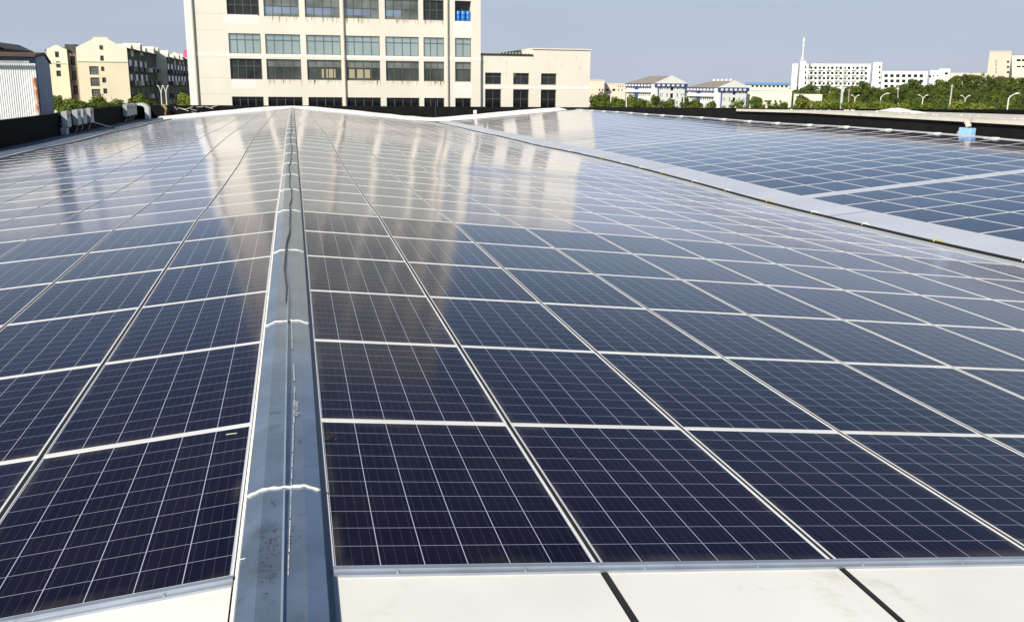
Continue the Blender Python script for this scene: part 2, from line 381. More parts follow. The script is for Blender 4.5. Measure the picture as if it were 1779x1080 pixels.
# ------------------------------------------------------------ front boards, seams and rails
def slope_x(side, s): return side*s*math.cos(ALPHA)
nb = 0
for side, n, dx in ((1, 6, DXR), (-1, 3, DXL)):
    for j in range(n):
        xa, xb = slope_x(side, dx+j*PX+.016), slope_x(side, dx+(j+1)*PX-.016)
        x0, x1 = min(xa,xb), max(xa,xb)
        mb = MB()
        for ya, yb in ((-3.0,0.5),(.5,Y0-.035)):
            mb.face([(x0,ya,surf(x0,ya)-.009),(x1,ya,surf(x1,ya)-.009),(x1,yb,surf(x1,yb)-.009),(x0,yb,surf(x0,yb)-.009)])
        for x in (x0, x1):
            mb.face([(x,-3,surf(x,-3)-.009),(x,Y0-.035,surf(x,Y0)-.009),(x,Y0-.035,surf(x,Y0)-.06),(x,-3,surf(x,-3)-.06)])
        o = mb.build('roof_board', M_BOARD)
        tag(o, ('white roof board below the front panels, %s one out from the ridge cap, %s side' % (ORD[j], 'valley' if side > 0 else 'inverter')), 'roof board', 'white roof boards in front of the panels')
for side, n, dx, nm in ((1, NR, DXR, 'valley'), (-1, NL, DXL, 'inverter')):
    t = thing('edge_rail', 'silver edge rail along the front panels, %s side of the ridge cap' % nm, 'rail', group='silver edge rails')
    mb = MB(); ml = MB(); xs = [slope_x(side, dx+q*n*PX/8+(.0 if q else .012)) for q in range(9)]
    for xa, xb in zip(xs, xs[1:]):
        a, b = (xa, xb) if xa < xb else (xb, xa)
        za, zb = surf(a, Y0), surf(b, Y0)
        prof = [(Y0-.050,-.009),(Y0-.050,.002),(Y0-.026,.003),(Y0-.024,.012),(Y0-.002,.013),(Y0-.001,0)]
        for (ya, da), (yb, db) in zip(prof, prof[1:]):
            mb.face([(a,ya,za+da),(b,ya,zb+da),(b,yb,zb+db),(a,yb,za+db)])
    mb.build('rail', M_ALUF, t)
    for k in range(8 if side > 0 else 4):
        x = slope_x(side, dx+.25+k*.5); z = surf(x, Y0)
        q = MB(); q.tube([(x,Y0-.038,z),(x,Y0-.038,z+.008)],[.0055,.0045],8); q.build('bolt', M_ALUF, t)

# ------------------------------------------------------------ solar panels
PWX, PLY = 1.046, 1.663
def frame_geo(mb, mt, mi=0, hx=PWX/2, ex=.0045, er=.0085):
    hy = PLY/2; ey, d = .021, .036
    o = [(-hx,-hy),(hx,-hy),(hx,hy),(-hx,hy)]; i = [(-hx+ex,-hy+ey),(hx-er,-hy+ey),(hx-er,hy-ey),(-hx+ex,hy-ey)]
    for k in range(4):
        n = (k+1) % 4
        V = lambda p, z: mt @ Vector((p[0],p[1],z))
        mb.face([V(o[k],0),V(o[n],0),V(i[n],0),V(i[k],0)], mi)
        mb.face([V(o[k],-d),V(o[n],-d),V(o[n],0),V(o[k],0)], mi)
        mb.face([V(i[k],0),V(i[n],0),V(i[n],-.004),V(i[k],-.004)], mi)
def glass_geo(mb, mt, mi=0, hx=PWX/2, ex=.0045, er=.0085):
    hy = PLY/2-.021
    c = [(-hx+ex,-hy),(hx-er,-hy),(hx-er,hy),(-hx+ex,hy)]
    mb.face([mt @ Vector((x,y,-.003)) for x, y in c], mi, uv=[(x-(ex-er)/2, y) for x, y in c])
I4 = Matrix.Identity(4)
fm = MB(); frame_geo(fm, I4); FRAME = fm.mesh('frame', M_ALU)
gm = MB(); glass_geo(gm, I4); GLASS = gm.mesh('glass', M_GLASS)
# tighter side joints beyond the valley
fm = MB(); frame_geo(fm, I4, 0, .5295, .004, .004); FRAME2 = fm.mesh('frame', M_ALU)
gm = MB(); glass_geo(gm, I4, 0, .5295, .004, .004); GLASS2 = gm.mesh('glass', M_GLASS)
def basis(x0, x1, y0, y1):
    """matrix of a panel filling the cell x0..x1, y0..y1 of the roof plane"""
    e = 1e-6
    P = lambda x, y: Vector((x, y, surf(x-(e if x == x1 else -e), y)))
    a, b, c, d = P(x0,y0), P(x1,y0), P(x1,y1), P(x0,y1)
    cen = (a+b+c+d)/4; ux = ((b-a)+(c-d)).normalized(); uy = (d-a)+(c-b); uy = (uy-ux*uy.dot(ux)).normalized(); uz = ux.cross(uy)
    m = Matrix.Identity(4)
    for i in range(3): m[i][0] = ux[i]; m[i][1] = uy[i]; m[i][2] = uz[i]; m[i][3] = cen[i]
    tilt = Matrix.Rotation(random.gauss(0, .0008), 4, 'X') @ Matrix.Rotation(random.gauss(0, .0008), 4, 'Y')
    return m @ tilt
cells = []
ca = math.cos(ALPHA)
for k in range(NROW):
    ya, yb = Y0+k*PY, Y0+(k+1)*PY
    for j in range(NR): cells.append((basis((DXR+j*PX)*ca, (DXR+(j+1)*PX)*ca, ya, yb), 'valley', j, k))
    for j in range(NL): cells.append((basis(-(DXL+(j+1)*PX)*ca, -(DXL+j*PX)*ca, ya, yb), 'inverter', j, k))
rows2 = [23.17-PY*(i+1) for i in range(7)][::-1]
y = 23.62; cnt = 0
while y+PY < YEND+.3:
    rows2.append(y); y += PY; cnt += 1
    if cnt == 11: y += .22
for k, ya in enumerate(rows2):
    for j in range(11): cells.append((basis(13.87+j*PX*ca, 13.87+(j+1)*PX*ca, ya, ya+PY), 'second', j, k))
def area(m):
    pts = []
    for x, y in ((-.5,-.83),(.5,-.83),(.5,.83),(-.5,.83)):
        p = m @ Vector((x,y,0)); q = project(p)
        if q[2] < .3: return 0
        pts.append((min(max(q[0],0),IW), min(max(q[1],0),IH)))
    return abs(sum(pts[i][0]*pts[(i+1)%4][1]-pts[(i+1)%4][0]*pts[i][1] for i in range(4)))/2
vis = sorted(range(len(cells)), key=lambda i: -area(cells[i][0]))
top = [i for i in vis[:300] if area(cells[i][0]) > 0]; topset = set(top)
COLN = {'valley': 'valley side of the ridge cap', 'inverter': 'inverter side of the ridge cap', 'second': 'beyond the valley walkway'}
for i in top:
    m, fld, j, k = cells[i]
    if fld == 'second':
        rel = k-7
        lab = 'solar panel beyond the valley walkway, %s column from it, %s row %s the wide gap' % (ordn(j), ordn(rel if rel >= 0 else -rel-1), 'behind' if rel >= 0 else 'before')
    else:
        lab = 'solar panel, %s, %s column out, %s row' % (COLN[fld], ordn(j), ('front' if k == 0 else ordn(k)))
    o = thing('solar_panel', lab, 'solar panel', group='solar panels covering the factory roof')
    o.matrix_world = m
    for nm, me in (('frame', FRAME2 if fld == 'second' else FRAME), ('glass', GLASS2 if fld == 'second' else GLASS)):
        c = bpy.data.objects.new(nm, me); COL.objects.link(c); c.parent = o
mb = MB(); cen = Vector((0, 45, 0))
for i, (m, fld, j, k) in enumerate(cells):
    if i in topset: continue
    if fld == 'second': frame_geo(mb, m, 0, .5295, .004, .004); glass_geo(mb, m, 1, .5295, .004, .004)
    else: frame_geo(mb, m, 0); glass_geo(mb, m, 1)
o = mb.build('solar_panel_field', [M_ALU, M_GLASS])
tag(o, 'countless smaller solar panels covering the far part of the roof', 'solar panels', 'solar panels covering the factory roof', 'stuff')
for side, n, dx in ((1, NR, DXR), (-1, NL, DXL)):           # black rubber filling the joints between the columns
    for j in range(1, n):
        xc = side*(dx+j*PX)*ca; mb = MB(); ys_ = [-3]+[Y0+k*PY for k in range(NROW+1)]
        for ya, yb in zip(ys_, ys_[1:]):
            mb.face([(xc-.0105,ya,surf(xc,ya)-.0045),(xc+.0105,ya,surf(xc,ya)-.0045),(xc+.0105,yb,surf(xc,yb)-.0045),(xc-.0105,yb,surf(xc,yb)-.0045)])
        mb.build('rubber_seam', M_BLACKSEAM, fac)
# grey strips left open between the rows of the second field
ys2 = rows2[7]+11*PY
for ya, yb in ((23.17, 23.61), (ys2+.01, ys2+.21)):
    mb = MB(); sheet(mb, [13.85, 25.6], [ya, yb], -.006); mb.build('access_strip', M_WALK, fac)
# light trim along the second ridge with clips
mb = MB()
for ya, yb in zip(YS, YS[1:]):
    mb.face([(25.60,ya,surf(25.60,ya)+.002),(25.80,ya,surf(25.75,ya)+.03),(25.80,yb,surf(25.75,yb)+.03),(25.60,yb,surf(25.60,yb)+.002)])
    mb.face([(25.80,ya,surf(25.75,ya)+.03),(26.3,ya,surf(25.75,ya)-.05),(26.3,yb,surf(25.75,yb)-.05),(25.80,yb,surf(25.75,yb)+.03)])
mb.build('ridge_trim', M_WALK, fac)
mb = MB(); 
for k in range(22):
    y = 14+k*3.3; z = surf(25.7, y); cl_ = MB(); cl_.box((25.62,y-.10,z+.002),(25.80,y+.10,z+.05)); cl_.box((25.58,y+.10,z),(25.66,y+.5,z+.02)); cl_.build('ridge_clip', M_SEAL, fac)

# ------------------------------------------------------------ ridge cap with white sealed joints
cap = thing('ridge_cap', 'blue grey steel ridge cap running up the middle of the roof', 'ridge cap')
CP = [(-.141,-.012),(-.134,.002),(-.066,.032),(.022,.034),(.108,.032),(.176,.004),(.182,-.02)]
def strip(mb, prof, ys, lift=0.0):
    for ya, yb in zip(ys, ys[1:]):
        for (xa, za), (xb, zb) in zip(prof, prof[1:]):
            mb.face([(xa,ya,zr(ya)+za+lift),(xb,ya,zr(ya)+zb+lift),(xb,yb,zr(yb)+zb+lift),(xa,yb,zr(yb)+za+lift)])
joint = [-3.0, .95]
y = 3.90
while y < YEND-1: joint.append(y); y += 3.02
joint.append(YEND+.3)
for n, (a, b) in enumerate(zip(joint, joint[1:])):
    mb = MB(); ys = sorted(set([a]+[q for q in YS if a < q < b]+[b-.004])); strip(mb, CP, ys, .002*(n % 2)); mb.build('cap_segment', M_CAP, cap)
    if n > 1:
        q = MB(); pts = []
        for (xa, za), (xb, zb) in zip(CP[1:-1], CP[2:-1]):
            for s in range(4):
                t = s/4; pts.append((xa+(xb-xa)*t, a+random.uniform(-.006,.006), zr(a)+za+(zb-za)*t+.004))
        pts.append((CP[-2][0], a, zr(a)+CP[-2][1]+.004))
        q.tube(pts, [random.uniform(.0055,.0095) for _ in pts], 6); q.build('sealant_bead', M_SEAL, cap, smooth=True)
M_SEAM = mat("seam_steel", (0.32,0.40,0.48), .35, .3, var=.15, vscale=3)
mb = MB()
for a, b in ((-3, 3.86), (3.93, 8.0)):
    mb.box((.019,a,.010),(.027,b,.043))
mb.build('standing_seam', M_SEAM, cap)
mb = MB()
for a, b in zip(YS, YS[1:]):
    for xa, xb, za, zb in ((-.303,-.284,.004,.001),(.043,.083,-.006,-.012)):
        if xa < -9: mb.face([(xa,a,zr(a)-.024),(xb,a,zr(a)-.014),(xb,b,zr(b)-.014),(xa,b,zr(b)-.024)])
mb = MB()
for a, b in zip(YS, YS[1:]): mb.face([(-.152,a,zr(a)-.014),(-.139,a,zr(a)-.004),(-.139,b,zr(b)-.004),(-.152,b,zr(b)-.014)])
mb.build('edge_trim', M_BOARD, cap)
mb = MB()
for a, b in zip(YS, YS[1:]): mb.face([(.180,a,zr(a)-.012),(.212,a,zr(a)-.024),(.212,b,zr(b)-.024),(.180,b,zr(b)-.012)])
mb.build('side_channel', mat("dark_blue_channel", (.05,.075,.12), .45, .3, var=.2, vscale=3), cap)
mb = MB(); rr = random.Random(8)
y = 3.12
while y < 5.25:
    t = (y-3.12)/2.1; x0 = .040+.026*t; w = .0045+.005*t*rr.random(); dy = rr.uniform(.03,.16)
    mb.face([(x0,y,zr(y)+.0375),(x0+w,y,zr(y)+.0375),(x0+w+.0012,y+dy,zr(y+dy)+.0375),(x0+.0012,y+dy,zr(y+dy)+.0375)]); y += dy+(rr.uniform(0,.03) if rr.random() < .4 else 0)
for (ya, yb, x0) in ((5.45,5.8,.065),(6.15,7.0,.052)): mb.face([(x0,ya,zr(ya)+.0375),(x0+.007,ya,zr(ya)+.0375),(x0+.002,yb,zr(yb)+.0375),(x0-.005,yb,zr(yb)+.0375)])
for i in range(14):
    yy = 4.83+i*.018; xx = .062+rr.uniform(-.006,.006); mb.face([(xx,yy,zr(yy)+.041),(xx+.028,yy+rr.uniform(-.01,.01),zr(yy)+.0405),(xx+.026,yy+.007,zr(yy)+.0405),(xx,yy+.006,zr(yy)+.041)])
mb.build('paint_streak', mat("smeared_white_paint", (.40,.43,.46), .7, var=.5, vscale=30), cap)
mb = MB(); rr = random.Random(18)
for (cx_, cy_, sx_, sy_, n_) in ((-.025,3.35,.022,.09,60),(-.02,3.15,.018,.06,30),(.055,3.4,.012,.05,20),(-.03,4.9,.02,.01,16),(-.02,3.75,.006,.02,10),(.09,4.45,.008,.02,8),(-.05,2.7,.02,.1,30)):
    for k in range(n_):
        x, y, r_ = rr.gauss(cx_,sx_), rr.gauss(cy_,sy_), rr.uniform(.001,.0045); z = zr(y)+.0385; a = rr.uniform(0,3)
        mb.face([(x+r_*math.cos(a+q*1.57)*(1.6 if q % 2 else .7), y+r_*math.sin(a+q*1.57), z) for q in range(4)])
tag(mb.build('grime', mat('brown_grime', (.06,.045,.035), .9), cap), None, None, kind='stuff')
mb = MB()
pts = []
for i in range(140):
    y = 7.6+i*.42
    x = .02+.024*math.sin(y*.55)+.012*math.sin(y*1.7+1)+.006*math.sin(y*4.1)
    pts.append((x, y, zr(y)+.052))
mb.tube(pts, .0085, 6)
tag(mb.build('cable', mat("dark_grey_cable", (0.05,0.055,0.065), .5), smooth=True), 'thin dark cable lying in waves along the ridge cap', 'cable')
mb = MB()
pts = [( XV-.06+.004*math.sin(i), 6+i*1.3, surf(XV-.06, 6+i*1.3)+.004) for i in range(61)]
mb.tube(pts, .036, 8)
cd = mb.build('cable_duct', mat("black_duct", (0.008,.008,.009), .6), smooth=True)
tag(cd, 'long black cable duct tied down along the valley beside the walkway', 'duct')
M_YEL = mat("yellow_tie", (.55,.47,.12), .6); M_WT = mat("white_tie", (.75,.75,.68), .6)
for k in range(24):
    y = 9.2+k*2.35+random.uniform(-.3,.3); z = surf(XV-.06, y)
    q = MB(); w = .08 if k % 3 else .20
    q.tube([(XV-.16,y,z+.04),(XV-.10,y+.02,z+.075),(XV-.02,y+.03,z+.07),(XV+.04,y,z+.02)], .010 if k % 3 else .014, 5)
    q.box((XV-.09,y-w,z+.055),(XV-.045,y+w,z+.066))
    q.build('tie', M_WT if k % 3 else M_YEL, cd)
# droppings and grit near the front
mb = MB(); rr = random.Random(3)
for i in range(46):
    x = .215+abs(rr.gauss(0,.03)); y = 4.66+rr.gauss(0,.06); z = surf(x,y)+.002; r = rr.uniform(.0015,.005)
    mb.tube([(x,y,z),(x,y,z+.003)],[r,r*.5],5)
tag(mb.build('dirt', mat("brown_dirt", (.045,.03,.02), .9)), 'spatter of brown dirt on a front solar panel beside the ridge cap', 'dirt', kind='stuff')
for (x, y, a, l, lab) in ((-.255,4.78,.1,.055,'white sliver of tape lying on the front panel left of the ridge cap'),(-.115,3.33,.25,.06,'white sliver of tape stuck across the ridge cap edge')):
    mb = MB(); z = surf(x, y)+(.003 if x < -.2 else .02); dx_, dy_ = math.cos(a)*l/2, math.sin(a)*l/2
    for sgn in (1,): mb.prism([(x-dx_,y-dy_-.003,z),(x+dx_,y+dy_-.002,z+.002),(x+dx_,y+dy_+.003,z+.002),(x-dx_,y-dy_+.004,z)], (0,0,.002))
    tag(mb.build('tape_scrap', M_SEAL), lab, 'tape scrap', 'white tape scraps near the ridge')
#@@BACKGROUND@@
# ============================================================ background
# ---- facade with openings, in a local frame: origin o, u along the wall, z up, n outwards
class Frame:
    def __init__(s, o, u, n): s.o = Vector(o); s.u = Vector(u).normalized(); s.n = Vector(n).normalized()
    def p(s, a, z, d=0.0): return s.o + s.u*a + Vector((0,0,z)) + s.n*d     # d > 0: proud of the wall
def quad(mb, fr, a0, z0, a1, z1, d=0.0, mi=0): mb.face([fr.p(a0,z0,d), fr.p(a1,z0,d), fr.p(a1,z1,d), fr.p(a0,z1,d)], mi)
def fbox(mb, fr, a0, z0, a1, z1, d0, d1, mi=0):
    P = fr.p
    c = [P(a0,z0,d0),P(a1,z0,d0),P(a1,z0,d1),P(a0,z0,d1),P(a0,z1,d0),P(a1,z1,d0),P(a1,z1,d1),P(a0,z1,d1)]
    for q in ((0,3,2,1),(4,5,6,7),(0,1,5,4),(1,2,6,5),(2,3,7,6),(3,0,4,7)): mb.face([c[i] for i in q], mi)
def holed(mb, fr, a0, z0, a1, z1, holes, rec=.25, mi=0):
    """wall a0..a1, z0..z1 with rectangular openings and their reveals"""
    xs = sorted(set([a0,a1]+[h[0] for h in holes]+[h[2] for h in holes])); zs = sorted(set([z0,z1]+[h[1] for h in holes]+[h[3] for h in holes]))
    for xa, xb in zip(xs, xs[1:]):
        run = None
        for za, zb in zip(zs, zs[1:]):
            cx, cz = (xa+xb)/2, (za+zb)/2
            solid = not any(h[0] < cx < h[2] and h[1] < cz < h[3] for h in holes)
            if solid: run = [za, zb] if run is None else [run[0], zb]
            if (not solid or zb == zs[-1]) and run: quad(mb, fr, xa, run[0], xb, run[1], 0, mi); run = None
    for h in holes:
        r = -(h[4] if len(h) > 4 else rec); P = fr.p; x0, y0, x1, y1 = h[:4]
        mb.face([P(x0,y0),P(x1,y0),P(x1,y0,r),P(x0,y0,r)], mi); mb.face([P(x0,y1,r),P(x1,y1,r),P(x1,y1),P(x0,y1)], mi)
        mb.face([P(x0,y0,r),P(x0,y1,r),P(x0,y1),P(x0,y0)], mi); mb.face([P(x1,y0),P(x1,y1),P(x1,y1,r),P(x1,y0,r)], mi)
def shell(mb, fr, a0, z0, a1, z1, depth, mi=0):      # back, sides and roof of a block behind its front wall
    P = fr.p; D = -depth
    mb.face([P(a1,z0),P(a1,z0,D),P(a1,z1,D),P(a1,z1)], mi); mb.face([P(a0,z0,D),P(a0,z0),P(a0,z1),P(a0,z1,D)], mi)
    mb.face([P(a1,z0,D),P(a0,z0,D),P(a0,z1,D),P(a1,z1,D)], mi); mb.face([P(a0,z1),P(a1,z1),P(a1,z1,D),P(a0,z1,D)], mi)
def win(parent, fr, a0, z0, a1, z1, rec, pane_m, frame_m, nv=1, trans=None, bar=.06, sub=True, label=None):
    q = MB(); quad(q, fr, a0, z0, a1, z1, -rec+.02); 
    if not sub:
        return q.build('window', pane_m, parent)
    f = MB(); d0, d1 = -rec+.03, -rec+.09
    for (x0,y0,x1,y1) in [(a0,z0,a0+bar,z1),(a1-bar,z0,a1,z1),(a0+bar,z0,a1-bar,z0+bar),(a0+bar,z1-bar,a1-bar,z1)]: fbox(f, fr, x0,y0,x1,y1,d0,d1)
    for k in range(1, nv):
        x = a0+(a1-a0)*k/nv; fbox(f, fr, x-bar*.4, z0+bar, x+bar*.4, z1-bar, d0, d1-.01)
    if trans:
        zt = z1-(z1-z0)*trans; fbox(f, fr, a0+bar, zt-bar*.4, a1-bar, zt+bar*.4, d0, d1-.005)
    o = f.build('window', frame_m, parent, label=label); q.build('pane', pane_m, o); return o

# ---- the big cream factory block beyond the roof end
M_CREAM = mat("cream_render", (0.81, 0.755, 0.64), .85, var=.06, vscale=.25, stain=(.60,.53,.41), sscale=.9, slo=.66, shi=.95, stretch=(1,1,.35))
M_PATCH = mat("fresh_white_paint", (0.84, .82, .76), .8, var=.03, vscale=1)
M_BAND = mat("white_band_paint", (0.86, .84, .78), .8, var=.03, vscale=1)
M_WFR = mat("brown_grey_window_frame", (0.16, .145, .115), .5, .3)
def glassmat(name, col, rough, metal, var=.3, vs=.35):
    return mat(name, col, rough, metal, var=var, vscale=vs)
M_GTEAL = glassmat("teal_mirror_glass", (0.56, .66, .60), .08, .7, .12, .25)
M_GMIX = glassmat("dim_green_glass", (0.25, .27, .23), .08, .55, .45, .5)
M_GMID = glassmat("grey_green_glass", (0.085, .095, .085), .07, .4, .5, .5)
M_GDARK = glassmat("dark_glass", (0.035, .04, .042), .06, .3, .5, .6)
M_GBLACK = glassmat("black_glass", (0.010, .011, .014), .08, .0, .4, .6)
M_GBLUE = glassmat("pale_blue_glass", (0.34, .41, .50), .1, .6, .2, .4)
M_PIPE = mat("rain_pipe", (.50,.44,.33), .6)
YB = 100.0
def fx(px, py=90): return at(px, py, YB).x
def fz(py, px=630): return at(px, py, YB).z
tb = thing('factory_block', 'tall cream factory block with wide window bands beyond the roof end', 'building')
fr = Frame((0, YB, 0), (1,0,0), (0,-1,0))
zu = lambda py: fz(py)
FLOOR = fz(32.7)-fz(140.3)
cols = [(398.3,453.9,4),(461.8,522.3,4),(532.5,592.4,4),(600.6,660,4),(669.9,727.8,4),(736,771.6,3),(790.6,818.4,2)]
rA = (fz(97), fz(62.8)); rB = (fz(140.3), fz(105.2)); rC0 = fz(169.5)
rows = [('teal', rA[0], rA[1], .30, 0), ('dim', rB[0], rB[1], .36, 0)]
rows += [('black', rC0-(rA[1]-rA[0]), rC0, None, -1)]
for k in range(1, 5):
    rows += [('upper', rB[0]+FLOOR*k, rB[1]+FLOOR*k, .5, k), ('teal', rA[0]+FLOOR*k, rA[1]+FLOOR*k, .30, k)]
rows = [r for r in rows if r[2] < 26.4]
X0, X1 = fx(326), fx(835); ZT = 27.5
holes = []; wins = []
for ri, (kind, z0, z1, tr, k) in enumerate(rows):
    for ci, (pa, pb, nv) in enumerate(cols):
        a0, a1 = fx(pa), fx(pb); rec = .22
        if kind == 'upper' and ci == 6 and k == 1: rec = .75
        holes.append((a0, z0, a1, z1, rec)); wins.append((a0, z0, a1, z1, rec, kind, tr, nv, ci, k))
mb = MB(); holed(mb, fr, X0, -11.2, X1, ZT, holes); shell(mb, fr, X0, -11.2, X1, ZT, 22)
# shallow panel joints on the bare wall on the left
mb.build('wall', M_CREAM, tb)
for (a0, z0, a1, z1, rec, kind, tr, nv, ci, k) in wins:
    pm = {'teal': M_GTEAL, 'dim': M_GMIX if ci else M_GDARK, 'black': M_GBLACK, 'upper': M_GDARK if (ci in (0,5,6) or k > 1) else M_GMIX}[kind]
    w = win(tb, fr, a0, z0, a1, z1, rec, pm, M_WFR, nv, tr, .07)
    if kind == 'upper' and k == 1 and ci in (1,2,3,4):      # pale lower sashes, the open sky's reflection put into their colour
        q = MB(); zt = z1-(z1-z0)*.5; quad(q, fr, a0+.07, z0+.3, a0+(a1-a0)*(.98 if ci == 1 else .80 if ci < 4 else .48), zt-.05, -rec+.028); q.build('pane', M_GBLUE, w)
    if kind == 'dim' and ci:
        q = MB(); zt = z1-(z1-z0)*tr; quad(q, fr, a0+.07, z0+.07, a1-.07, zt-.03, -rec+.026); q.build('pane', M_GMID, w)
    if kind == 'dim' and ci in (2, 3):                       # daylight seen through the building, painted as tan patches
        q = MB(); zt = z1-(z1-z0)*.45
        for t in ((.42,.48),(.55,.60),(.63,.82)) if ci == 2 else ((.05,.25),(.32,.50),(.54,.70)):
            quad(q, fr, a0+(a1-a0)*t[0], z0+.25, a0+(a1-a0)*t[1], zt, -rec+.028)
        q.build('daylight_patch', mat("tan_daylight", (.42,.37,.24), .6), w)
mb = MB()
fbox(mb, fr, X0-.03, fz(102), X1+.02, fz(96.6), -.02, .012)
for k in (1, 2, 3): fbox(mb, fr, X0-.03, fz(102)+FLOOR*k, X1+.02, fz(96.6)+FLOOR*k, -.02, .012)
mb.build('white_band', M_BAND, tb)
for (pa, pb, ya, yb) in ((391.5,451.5,31,47),(399,443,140.8,156.5)):
    mb = MB(); quad(mb, fr, fx(pa), fz(yb), fx(pb), fz(ya), .006); mb.build('paint_patch', M_PATCH, tb)
for k in (0,1,2): mb = MB(); quad(mb, fr, fx(787.8), fz(168.5)+FLOOR*k, fx(820.5), fz(141.5)+FLOOR*k, .007); mb.build('paint_patch', M_PATCH, tb)
M_STAIN = mat("rain_stain", (0.55, .48, .36), .9, var=.2, vscale=2)
rr = random.Random(11); mb = MB()
for zb in (rB[0], rB[0]+FLOOR):
    for ci in range(1, 6):
        a0, a1 = fx(cols[ci][0]), fx(cols[ci][1])
        for k in range(24):
            x = rr.uniform(a0, a1); h = rr.uniform(.08, .6); w = rr.uniform(.015, .05)
            mb.face([fr.p(x, zb-.02-h, .004), fr.p(x+w, zb-.02-h*.8, .004), fr.p(x+w*1.3, zb-.01, .004), fr.p(x-w*.3, zb-.01, .004)])
tag(mb.build('stain', M_STAIN, tb), None, None, kind='stuff')
mb = MB()
for k in range(-2, 5):
    for z in (fz(138)+FLOOR*k, fz(165)+FLOOR*k): fbox(mb, fr, X0, z-.012, fx(396), z+.012, -.01, .004)
mb.build('wall_joint', mat("wall_joint_paint", (.50,.45,.35), .9), tb)
for px in (339, 598, 777.5):
    mb = MB(); x = fx(px); mb.tube([fr.p(x,-11,.14), fr.p(x,ZT-.3,.14)], .075, 6); mb.build('rain_pipe', M_PIPE, tb)
mb = MB(); fbox(mb, fr, X0-.05, -11.2, fx(337.5), ZT, -.02, .16); mb.build('corner_pilaster', M_BAND, tb)
mb = MB(); fbox(mb, fr, X0-.3, ZT-.6, X1+.3, ZT+.4, -22.2, .35); mb.build('parapet', M_CREAM, tb)
# three blue drums behind the sill
c6 = [w for w in wins if w[5] == 'upper' and w[8] == 6 and w[9] == 1][0]
M_DRUM = mat("blue_plastic", (.03,.20,.62), .4)
for k, nm in enumerate(('nearest the corner pipe', 'middle one', 'nearest the open sky')):
    x = c6[0]+.42+k*.52; p0 = fr.p(x, c6[1], -.36)
    mb = MB(); h = 1.02; mb.tube([p0+Vector((0,0,t*h)) for t in (0,.04,.3,.33,.36,.66,.69,.72,.96,1)], [.20,.235,.235,.25,.235,.235,.25,.235,.235,.20], 12)
    tag(mb.build('plastic_drum', M_DRUM, smooth=True), 'blue plastic drum on the cream block window sill, %s' % nm, 'drum', 'blue drums on the window sill')

# ---- lower wing of the block
wg = thing('factory_wing', 'low cream wing with six dark windows joined to the tall block', 'building')
wx = [(844.0,872.2),(893.0,920.6),(941.4,968.3)]
holes = []
XA, XB, XC = X1+.02, fx(927.5), fx(1027.8)
zwA = [fz(147.2, 900), fz(127, 900)]; zwB = [fz(187.5, 900)-1.0, fz(155.5, 900)]
for a, b in wx:
    for z0, z1 in (zwA, zwB): holes.append((fx(a,140), z0, fx(b,140), z1, .25))
frw = Frame((0, YB+.35, 0), (1,0,0), (0,-1,0))
zl, zh = fz(95.5, 880), fz(86.5, 975)
mb = MB(); holed(mb, frw, XA, -11.2, XB, zl, [h for h in holes if h[2] < XB]); shell(mb, frw, XA, -11.2, XB, zl, 16)
holed(mb, frw, XB, -11.2, XC, zh, [h for h in holes if h[0] > XB]); shell(mb, frw, XB, -11.2, XC, zh, 16)
mb.build('wall', M_CREAM, wg)
for h in holes: win(wg, frw, h[0], h[1], h[2], h[3], .25, M_GBLACK if h[1] < zwA[0] else M_GDARK, M_WFR, 2, .35, .06)
mb = MB(); fbox(mb, frw, XA, fz(154.6,900), XC+.03, fz(149.6,900), -.02, .012); mb.build('white_band', M_BAND, wg)
mb = MB(); fbox(mb, frw, XA+.1, zl-.06, XB-.02, zl+.12, -.3, .08); mb.build('roof_edge', mat("dark_roof_edge", (.03,.028,.026), .8), wg)
mb = MB(); fbox(mb, frw, XB-.05, zh, XC+.08, zh+.12, -16.1, .1); mb.build('coping', M_CREAM, wg)
pp = MB()
for k in range(15):
    x = XA+.5+k*(XB-XA-1)/14; fbox(pp, frw, x-.06, zl+.10, x+.06, zl+.26, -.1, .05)
pp.build('pipe_bracket', M_PIPE, wg)
mb = MB(); rr = random.Random(5)
for k in range(20):
    x = rr.uniform(XA+.5, XC-.4); zt = (zl if x < XB else zh)-.15-(rr.uniform(0,1.6)); h = rr.uniform(.2,.9); w = rr.uniform(.02,.05)
    mb.face([frw.p(x,zt-h,.004), frw.p(x+w,zt-h*.85,.004), frw.p(x+w,zt,.004), frw.p(x,zt,.004)])
tag(mb.build('stain', M_STAIN, wg), None, None, kind='stuff')

